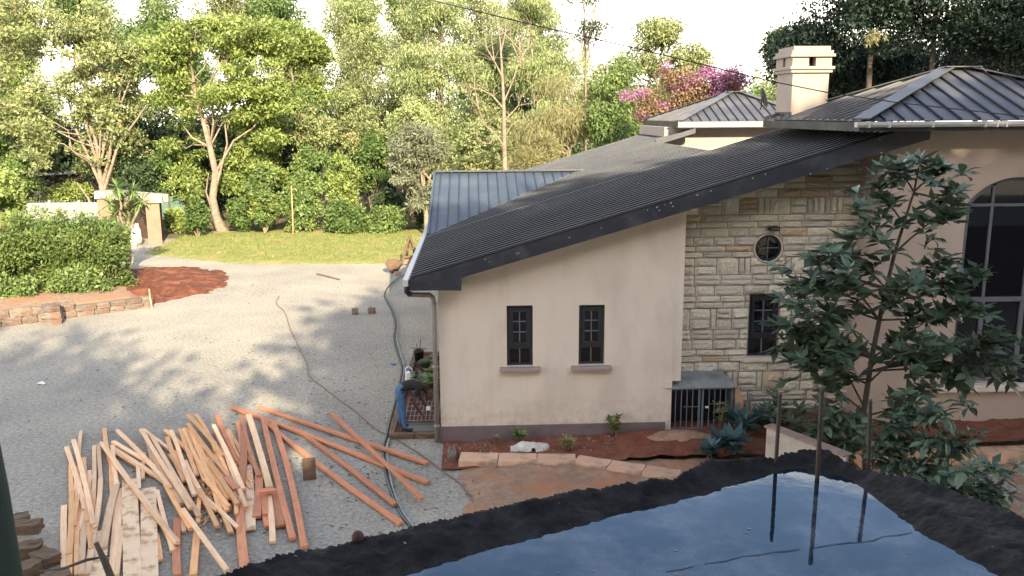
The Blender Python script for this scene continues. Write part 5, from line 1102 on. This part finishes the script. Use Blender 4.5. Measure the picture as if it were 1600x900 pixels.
# ================================================================== THE TREES BEYOND THE DRIVE
TREES = 'trees beyond the drive'
def T_(name, label, Y, trunkpx, crownpx, leaf, n, size, **k):
    cat = k.pop('cat','tree'); tr = tp(Y, *trunkpx); b = Vector((tr[0].x, Y, 0)); tr = ([b] if tr[0].z > .4 else [])+tr; tr[0].z = -.1
    cr_ = [cb(Y+c[4] if len(c) > 4 else Y, *c[:4]) for c in crownpx]
    return tree(name, label, cat, b, tr, cr_, leaf, n, size, group=TREES, **k)
def forks(Y, *lines, r=.10):
    def fn(mb):
        for ln in lines:
            p = tp(Y, *ln); mb.tube(p, [r*.7*(1-.7*i/(len(p)-1)) for i in range(len(p))], 6, cap=False)
    return fn
T_('umbrella_tree','pale forked tree with sparse olive crown at far left behind the gateway',33,((158,352),(160,300),(155,262),(162,235)),((-40,-20,110,90),(60,0,200,90),(0,120,120,190),(90,150,230,230),(150,40,250,120),(-60,60,40,140),(-10,160,110,290,-1),(90,190,250,290,1),(40,90,200,200),(60,50,230,150),(150,100,240,210,2),(-40,100,60,220)),'oliv',44000,.19,tr=.22,nc=240,rc=(.4,.85),flat=.45,limbs=16,limb_r=.05,fill=.3,
   extra=forks(33,((158,290),(140,250),(118,200),(105,150),(95,90)),((160,290),(172,240),(175,200),(190,160),(205,120)),((155,262),(150,220),(130,170),(140,110),(150,60)),((162,300),(185,225),(215,185),(245,140)),((150,345),(138,310),(120,285)),r=.15))
T_('layered_tree','tall bright yellow-green layered tree with a bare pale trunk in the lawn edge',31,((350,372),(338,340),(332,310),(337,270),(328,230),(318,190),(305,150),(300,110)),((215,30,330,120),(260,8,400,100),(340,20,470,130),(300,90,450,190),(225,100,320,190),(390,120,470,200),(250,180,330,290,2),(340,210,450,330,1.5),(255,250,330,350,1),(350,150,470,240,1),(215,60,300,150)),'yel',56000,.18,tr=.26,nc=230,rc=(.4,.85),flat=.42,limbs=20,limb_r=.05,fill=.3,up=.6,droop=.2,
   extra=forks(31,((333,310),(345,265),(355,225),(350,180),(345,130)),((337,270),(365,220),(395,200),(420,170)),((328,230),(300,215),(285,195)),((318,190),(340,170),(355,140),(380,100)),((340,345),(330,325),(322,300),(326,270)),r=.11))
T_('broad_tree','broad yellow-green tree top right of the layered tree',37,((470,360),(468,260),(462,150)),((400,20,500,110),(440,45,520,110),(430,110,520,170),(380,150,440,230)),'yel',26000,.19,tr=.2,nc=110,rc=(.45,.95),flat=.45,up=.6,fill=.3)
T_('olive_tree','tall hazy olive tree rising past the frame, left of centre',41,((555,360),(560,220),(565,80)),((500,-50,610,60),(520,30,640,130),(510,110,610,200),(560,180,640,280)),'pale',34000,.19,tr=.22,nc=170,rc=(.4,1.),droop=.6,asp=.3,fill=.5,limbs=20)
T_('drooping_tree','tall pale yellow-green drooping tree in the middle of the wood',38,((690,360),(685,220),(690,60)),((620,-40,740,70),(600,60,700,170),(660,50,760,160),(620,150,740,250),(660,220,760,290)),'pale',46000,.21,tr=.22,nc=200,rc=(.45,1.1),droop=1.2,asp=.28,fill=.5,limbs=20)
T_('willowy_tree','tall willowy tree with hanging twigs right of the bare tree',40,((850,360),(842,220),(830,60)),((760,-40,880,60),(790,50,880,160),(800,140,910,240),(850,60,920,150),(770,200,860,270)),'pale',44000,.22,tr=.2,nc=190,rc=(.45,1.1),droop=1.5,asp=.22,fill=.5,limbs=20)
T_('straw_thicket','straw-coloured creeper-hung thicket above the long roof',34,((880,300),(890,240),(900,180)),((800,140,900,270),(870,130,960,240),(840,90,900,180)),'straw',16000,.34,tr=.1,nc=50,rc=(.6,1.2),droop=1.6,asp=.08,fill=.3,limbs=26,limb_r=.05,cat='thicket')
T_('green_creeper_tree','fresh green creeper-covered tree between straw thicket and bougainvillea',33,((945,290),(950,230),(955,160)),((915,130,985,230),(940,80,1000,170)),'lime',14000,.18,tr=.12,nc=34,rc=(.5,1.),droop=.8,asp=.4)
T_('sparse_tree','thin dark see-through tree sticking up behind the wire',46,((915,300),(915,120),(912,0),(910,-40)),((870,-60,960,30),(890,20,960,70)),'deep',4200,.15,tr=.12,nc=50,rc=(.4,1.0),fill=.1,limbs=40,limb_r=.05)
T_('round_tree','round-topped tree against the sky behind the bougainvillea',42,((1030,300),(1032,180),(1035,100)),((985,22,1090,95),(950,70,1060,130),(1040,60,1120,130),(960,110,1130,200)),'oliv',30000,.19,tr=.2,nc=140,rc=(.4,.9),fill=.35,droop=.4)
T_('grey_tree','grey-green dense rounded tree beside the blue roof',28.5,((668,362),(665,320),(662,270)),((612,190,700,270),(600,230,665,300),(640,260,700,345)),'grey',17000,.19,tr=.14,nc=80,rc=(.3,.6),droop=.5,asp=.28)
bt = empty('bare_tree', (WY(788,300,30).x,30,0), label='leafless pale tree standing above the blue roof ridge', cat='tree', group=TREES); mb = MB(); Yb = 30
mb.tube([Vector((WY(788,300,Yb).x,Yb,-.1))]+tp(Yb,(789,270),(788,220),(787,160),(785,120),(782,70),(776,20)), [.16,.13,.11,.09,.07,.04,.015], 8, cap=False)
for ln in (((788,230),(775,210),(757,195),(748,170),(735,150)),((788,215),(800,195),(820,185)),((787,170),(770,150),(752,140),(735,138),(728,150)),((787,160),(800,130),(812,95),(815,50)),((785,120),(772,95),(768,60),(765,30)),((748,170),(742,140),(740,110)),((812,95),(825,75),(830,40)),((772,95),(760,75),(758,50)),((788,190),(810,165),(835,160)),((775,210),(765,225),(750,220)),((783,80),(790,50),(792,10))):
    p = tp(Yb, *ln); mb.tube(p, [.05*(1-.8*i/(len(p)-1)) for i in range(len(p))], 5, cap=False)
    for q in range(1,len(p)):
        for _ in range(3): e = p[q]+Vector((random.gauss(0,.5),random.gauss(0,.3),random.uniform(.1,.9))); mb.tube([p[q], p[q].lerp(e,.5)+Vector((0,0,.05)), e], [.018,.012,.004], 4, cap=False)
mb.build('trunk', M['bark'], bt, True)
# bougainvillea
bg_ = T_('bougainvillea','magenta-flowered bougainvillea climbing behind the small hip roof',27,((1050,250),(1055,200)),((985,140,1060,200),(1040,125,1130,190),(1100,110,1170,160),(1020,100,1100,150)),'rusty',18000,.13,tr=.1,nc=110,rc=(.25,.6),droop=.3,cat='bougainvillea')
P_ = []
for x, y, r in ((990,148,.35),(975,150,.3),(1003,145,.3),(1070,130,.5),(1060,138,.4),(1085,125,.4),(1110,118,.5),(1125,125,.6),(1140,120,.5),(1150,130,.5),(1120,140,.5),(1105,112,.4),(1135,148,.4),(1030,165,.35),(1045,170,.35),(1005,180,.35),(1020,188,.3),(1165,125,.4),(1090,140,.3),(1040,105,.3),(1148,112,.4),(1115,150,.4)):
    q = WY(x,y,26.6); P_.append((q.x,q.y,q.z,r,r,r*.8))
P, D, U, ln, wd, t = cloud(P_, 6000, .10, .7); quads('blossom', P, D, U, ln, wd, t, LG['mag'], bg_)
# undergrowth along the lawn edge
UB = [('flowering_bush','dense lime-green bush left of the small orange-stemmed tree',30,(380,240,440,372),'lime'),('lime_bush','rounded lime-green bush mid wood with orange stem',30.5,(425,290,500,375),'lime'),('rounded_bush','big rounded yellow-green bush behind the lawn centre',31,(490,240,575,330),'yel'),
 ('low_bush','low green bush at the lawn edge below the rounded bush',29.8,(500,310,580,375),'mid'),('low_bush','low pale green bush at the lawn edge near the trestle',29.8,(570,320,640,375),'lime'),('shadow_bush','deep green shrub in shade left of the grey tree',31,(575,290,640,350),'deep'),
 ('gate_bush','green bush between net fence and layered tree trunk',29,(285,300,330,372),'mid'),('gate_bush','yellowish bush beside the net fence',30.5,(255,320,295,372),'yel'),('thicket','pale brownish thicket under the broad tree',34,(440,160,540,240),'oliv'),('trunk_bush','olive bush right of the layered tree trunk',30.5,(352,300,395,374),'mid'),
 ('wall_bush','green bush behind the white fence',33,(0,250,70,330),'mid'),('wall_bush','yellow-green bush behind the gateway',35,(60,280,150,325),'yel'),('wall_bush','dark bush behind the gateway beam',34,(170,240,280,320),'deep'),('corner_bush','leaf mass filling the lower right of the wood beside the blue roof',31,(640,290,720,375),'deep'),
 ('roof_bush','olive shrubs seen over the blue roof ridge',33,(700,230,800,300),'oliv'),('roof_bush','straw and green shrubs over the rake of the long roof',32,(790,210,900,290),'straw'),('fern_bush','feathery light green bush in the wood centre',33,(440,220,530,300),'lime')]
UB += [('mid_tree','bushy green tree left of the layered trunk, above the gateway',34,(225,210,320,330),'mid'),('mid_tree','yellow-green bushy tree right of the layered trunk',33.5,(370,190,470,310),'yel'),('mid_tree','lime bushy tree under the broad tree crown',35,(430,130,520,240),'lime'),('mid_tree','olive bushy tree behind the rounded bush',35,(500,170,600,270),'oliv'),
 ('mid_tree','green bushy tree under the hazy olive tree',34,(540,200,630,310),'mid'),('mid_tree','pale bushy tree beside the grey-green tree',33.5,(590,150,680,250),'pale'),('mid_tree','yellow-green bushy tree behind the net fence',35,(250,230,320,320),'yel'),('mid_tree','bushy tree low behind the umbrella tree trunk',36,(110,200,230,300),'oliv'),
 ('mid_tree','bushy lime tree at the left edge behind the fence',35,(-40,180,70,290),'lime'),('mid_tree','leafy tree filling behind the bare tree base',34,(710,180,800,280),'pale'),('mid_tree','green bush band under the rounded bush',31.2,(430,260,520,340),'lime'),('mid_tree','small green tree between lime bush and layered trunk',30.2,(385,285,440,350),'yel')]
for nm, lab, Y_, bx_, lf in UB:
    c = cb(Y_, *bx_); bush(nm, lab, 'bush', [c], lf, int(3000+c[3]*c[5]*2300), .16 if lf != 'straw' else .3, 'undergrowth behind the lawn', nc=36, rc=(c[3]*.17, c[3]*.36), asp=.5 if lf != 'straw' else .1, up=.5, base=(c[0],c[1],0))
sap2 = MB(); sap2.tube([WY(458,372,29.4), WY(457,330,29.4), WY(455,290,29.4)], [.045,.035,.02], 6); tag(sap2.build('tree_trunk', M['timberyel'], None, True), 'thin orange-brown stem rising at the lawn edge', 'tree stem')
# darker wood behind everything
for i, (x0, y0, x1, y1, Y_, lf) in enumerate(((-120,60,40,330,44,'mid'),(20,150,160,330,46,'deep'),(140,120,300,330,43,'deep'),(270,150,400,340,42,'deep'),(380,120,500,340,44,'deep'),(480,90,600,340,48,'mid'),(580,150,700,340,46,'deep'),(680,120,800,330,48,'mid'),(780,110,900,320,46,'deep'),(880,110,1000,310,48,'mid'),(980,120,1120,310,46,'mid'),(1080,115,1200,300,46,'mid'),(1170,100,1260,260,50,'oliv'))):
    c = cb(Y_, x0, y0, x1, y1); b = Vector((c[0],Y_,0))
    tree('forest_tree', 'dense tree in the back row of the wood, %s' % ['at the far left edge','behind the pale forked tree','behind the gateway','behind the layered tree','behind the broad tree','behind the hazy olive tree','behind the grey-green tree','behind the bare tree','behind the willowy tree','behind the straw thicket','behind the bougainvillea','behind the small hip roof','just left of the chimney'][i], 'tree', b, [b, b+Vector((0,0,c[2]*.6)), b+Vector((.3,0,c[2]))], [c], lf, 14000, .26, nc=34, rc=(1.1,2.), group=TREES, limbs=10, fill=.4, flat=.7)
HB = [(60,-60,180,60,50,'mid','high green tree above the forked tree'),(130,20,270,140,48,'mid','green tree between forked and layered crowns'),(-40,20,60,130,47,'oliv','tree behind the left part of the forked crown'),(380,-30,480,90,50,'mid','high green tree above the broad tree'),(250,60,340,180,44,'mid','green tree behind the layered crown'),(600,-80,660,60,54,'mid','high green tree left of the wire end'),(740,40,820,190,46,'pale','pale tree behind the bare tree crown'),(200,-40,300,150,50,'mid','high tree between the forked tree and the layered tree'),(290,-60,420,120,52,'oliv','high tree above the layered tree'),(400,30,520,200,49,'pale','high hazy tree right of the broad tree'),(500,-60,600,170,52,'oliv','high olive tree behind the hazy one'),(590,-60,700,180,50,'pale','high pale tree left of the drooping tree'),(690,-60,800,190,52,'oliv','high olive tree behind the bare tree'),(780,-60,890,180,52,'pale','high pale tree behind the willowy tree'),(880,90,990,220,50,'oliv','olive tree between the thin tree and the round tree'),(-60,-50,60,120,48,'oliv','high olive tree at the far left edge'),(-40,90,110,260,46,'yel','yellowish tree behind the white fence'),(560,120,680,260,43,'pale','pale tree over the grey-green tree'),(700,130,830,280,42,'oliv','olive tree behind the trunk of the bare tree'),(960,170,1080,260,40,'mid','green tree under the bougainvillea')]
for x0, y0, x1, y1, Y_, lf, lab in HB:
    c = cb(Y_, x0, y0, x1, y1, 3.); b = Vector((c[0],Y_,0))
    tree('tall_tree', lab, 'tree', b, [b, b+Vector((0,0,c[2]*.6)), b+Vector((.3,0,c[2]))], [c], lf, 17000, .24, nc=100, rc=(.5,1.1), group=TREES, limbs=22, fill=.5, flat=.8, droop=.6, asp=.35)
# dark trees behind the tower
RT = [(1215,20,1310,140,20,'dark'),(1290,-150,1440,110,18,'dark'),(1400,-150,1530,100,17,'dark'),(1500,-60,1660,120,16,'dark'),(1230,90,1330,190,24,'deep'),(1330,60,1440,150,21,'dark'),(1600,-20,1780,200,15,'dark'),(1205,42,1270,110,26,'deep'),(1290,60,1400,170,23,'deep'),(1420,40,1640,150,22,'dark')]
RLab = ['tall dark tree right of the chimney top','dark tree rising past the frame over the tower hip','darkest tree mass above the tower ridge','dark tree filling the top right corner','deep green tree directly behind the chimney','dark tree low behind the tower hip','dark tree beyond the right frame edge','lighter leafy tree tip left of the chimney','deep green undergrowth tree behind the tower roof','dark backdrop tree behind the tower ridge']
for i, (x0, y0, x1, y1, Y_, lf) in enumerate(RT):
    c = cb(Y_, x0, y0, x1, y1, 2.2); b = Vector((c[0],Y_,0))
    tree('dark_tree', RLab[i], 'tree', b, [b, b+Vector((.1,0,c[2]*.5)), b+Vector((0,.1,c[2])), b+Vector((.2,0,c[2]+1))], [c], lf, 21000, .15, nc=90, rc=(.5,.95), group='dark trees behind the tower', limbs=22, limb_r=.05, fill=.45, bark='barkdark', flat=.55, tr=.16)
c = cb(13.2, 1338, 36, 1386, 78, .25); bush('lit_branch', 'sunlit yellowish spray of leaves in front of the dark trees', 'branch', [c], 'straw', 420, .13, asp=.25, droop=.8, nc=9, rc=(.08,.2), base=(c[0]+.5,14.5,c[2]), up=.2)
# grass tufts on the lawn
gx = RNG.uniform(-15,5,9000); gy = RNG.uniform(20.6,29.5,9000); keep = gy > 20.5+np.maximum(0,-gx-10)*.55+np.maximum(0,-4-gx)*.07+.15; gx = gx[keep]; gy = gy[keep]; n_ = len(gx)
D = unit(RNG.normal(size=(n_,3))*.4+np.array([0,0,1])); U = unit(np.cross(D, RNG.normal(size=(n_,3))))
quads('lawn_tufts', np.stack([gx,gy,np.full(n_,.05)],1), D, U, RNG.uniform(.05,.14,n_), RNG.uniform(.03,.06,n_), RNG.random(n_), LG['grass'], kind='stuff')
# ================================================================== TREES THAT SHADE THE PLACE (behind and right of the viewer)
SHT = [(-36,-31,22,5.5),(-28,-30,22.2,5.5),(-20,-31,22.4,5.5),(-13,-29,21.6,5.2),(-6,-31,21.0,5.4),(-.2,-29,20.4,4.0),(8.2,-30,23.2,3.6),(12.3,-30,25.0,4.2),(17.5,-30,22.6,4.4),(23,-29,24.5,5.2),(30,-28,27,6),(-24,-24,14,5),(-14,-23,13,5),(-5,-24,14,5),(4,-22.5,15,5),(12,-23,16,5),(19,-22,17,5)]
for i, (x, y, h_, r) in enumerate(SHT):
    b = Vector((x,y,0)); tree('shade_tree','tall shade tree behind the viewpoint','tree', b, [b, b+Vector((.2,0,h_*.4)), b+Vector((0,.2,h_*.8))], [(x,y,h_-5,r,3.,4.6),(x,y,h_-5,r,3.,4.6),(x+2,y+1,h_*.4,r,3,h_*.28)], 'mid', (6000 if x < 1 and y < -26 else (5000 if x < 8 and y > -26 else 12500)), .6, nc=(62 if x < 1 else 110), rc=(1.2,2.0), group='shade trees behind the viewpoint', limbs=14, fill=.3, flat=.75)
for i, (x, y, h_, r) in enumerate(((17.5,-5,17,3.6),(20,3,17,3.8),(24,10,19,4.5),(19,-17.5,16,3.4),(28,-3,19,4.5))):
    b = Vector((x,y,0)); tree('side_tree','tall dark tree to the right of the tower','tree', b, [b, b+Vector((.2,0,h_*.4)), b+Vector((0,.2,h_*.8))], [(x,y,h_*.6,r,3.4,h_*.38)], 'deep', 12000, .36, nc=60, rc=(1.1,1.9), group='trees right of the tower', limbs=14, fill=.4, flat=.7, bark='barkdark')
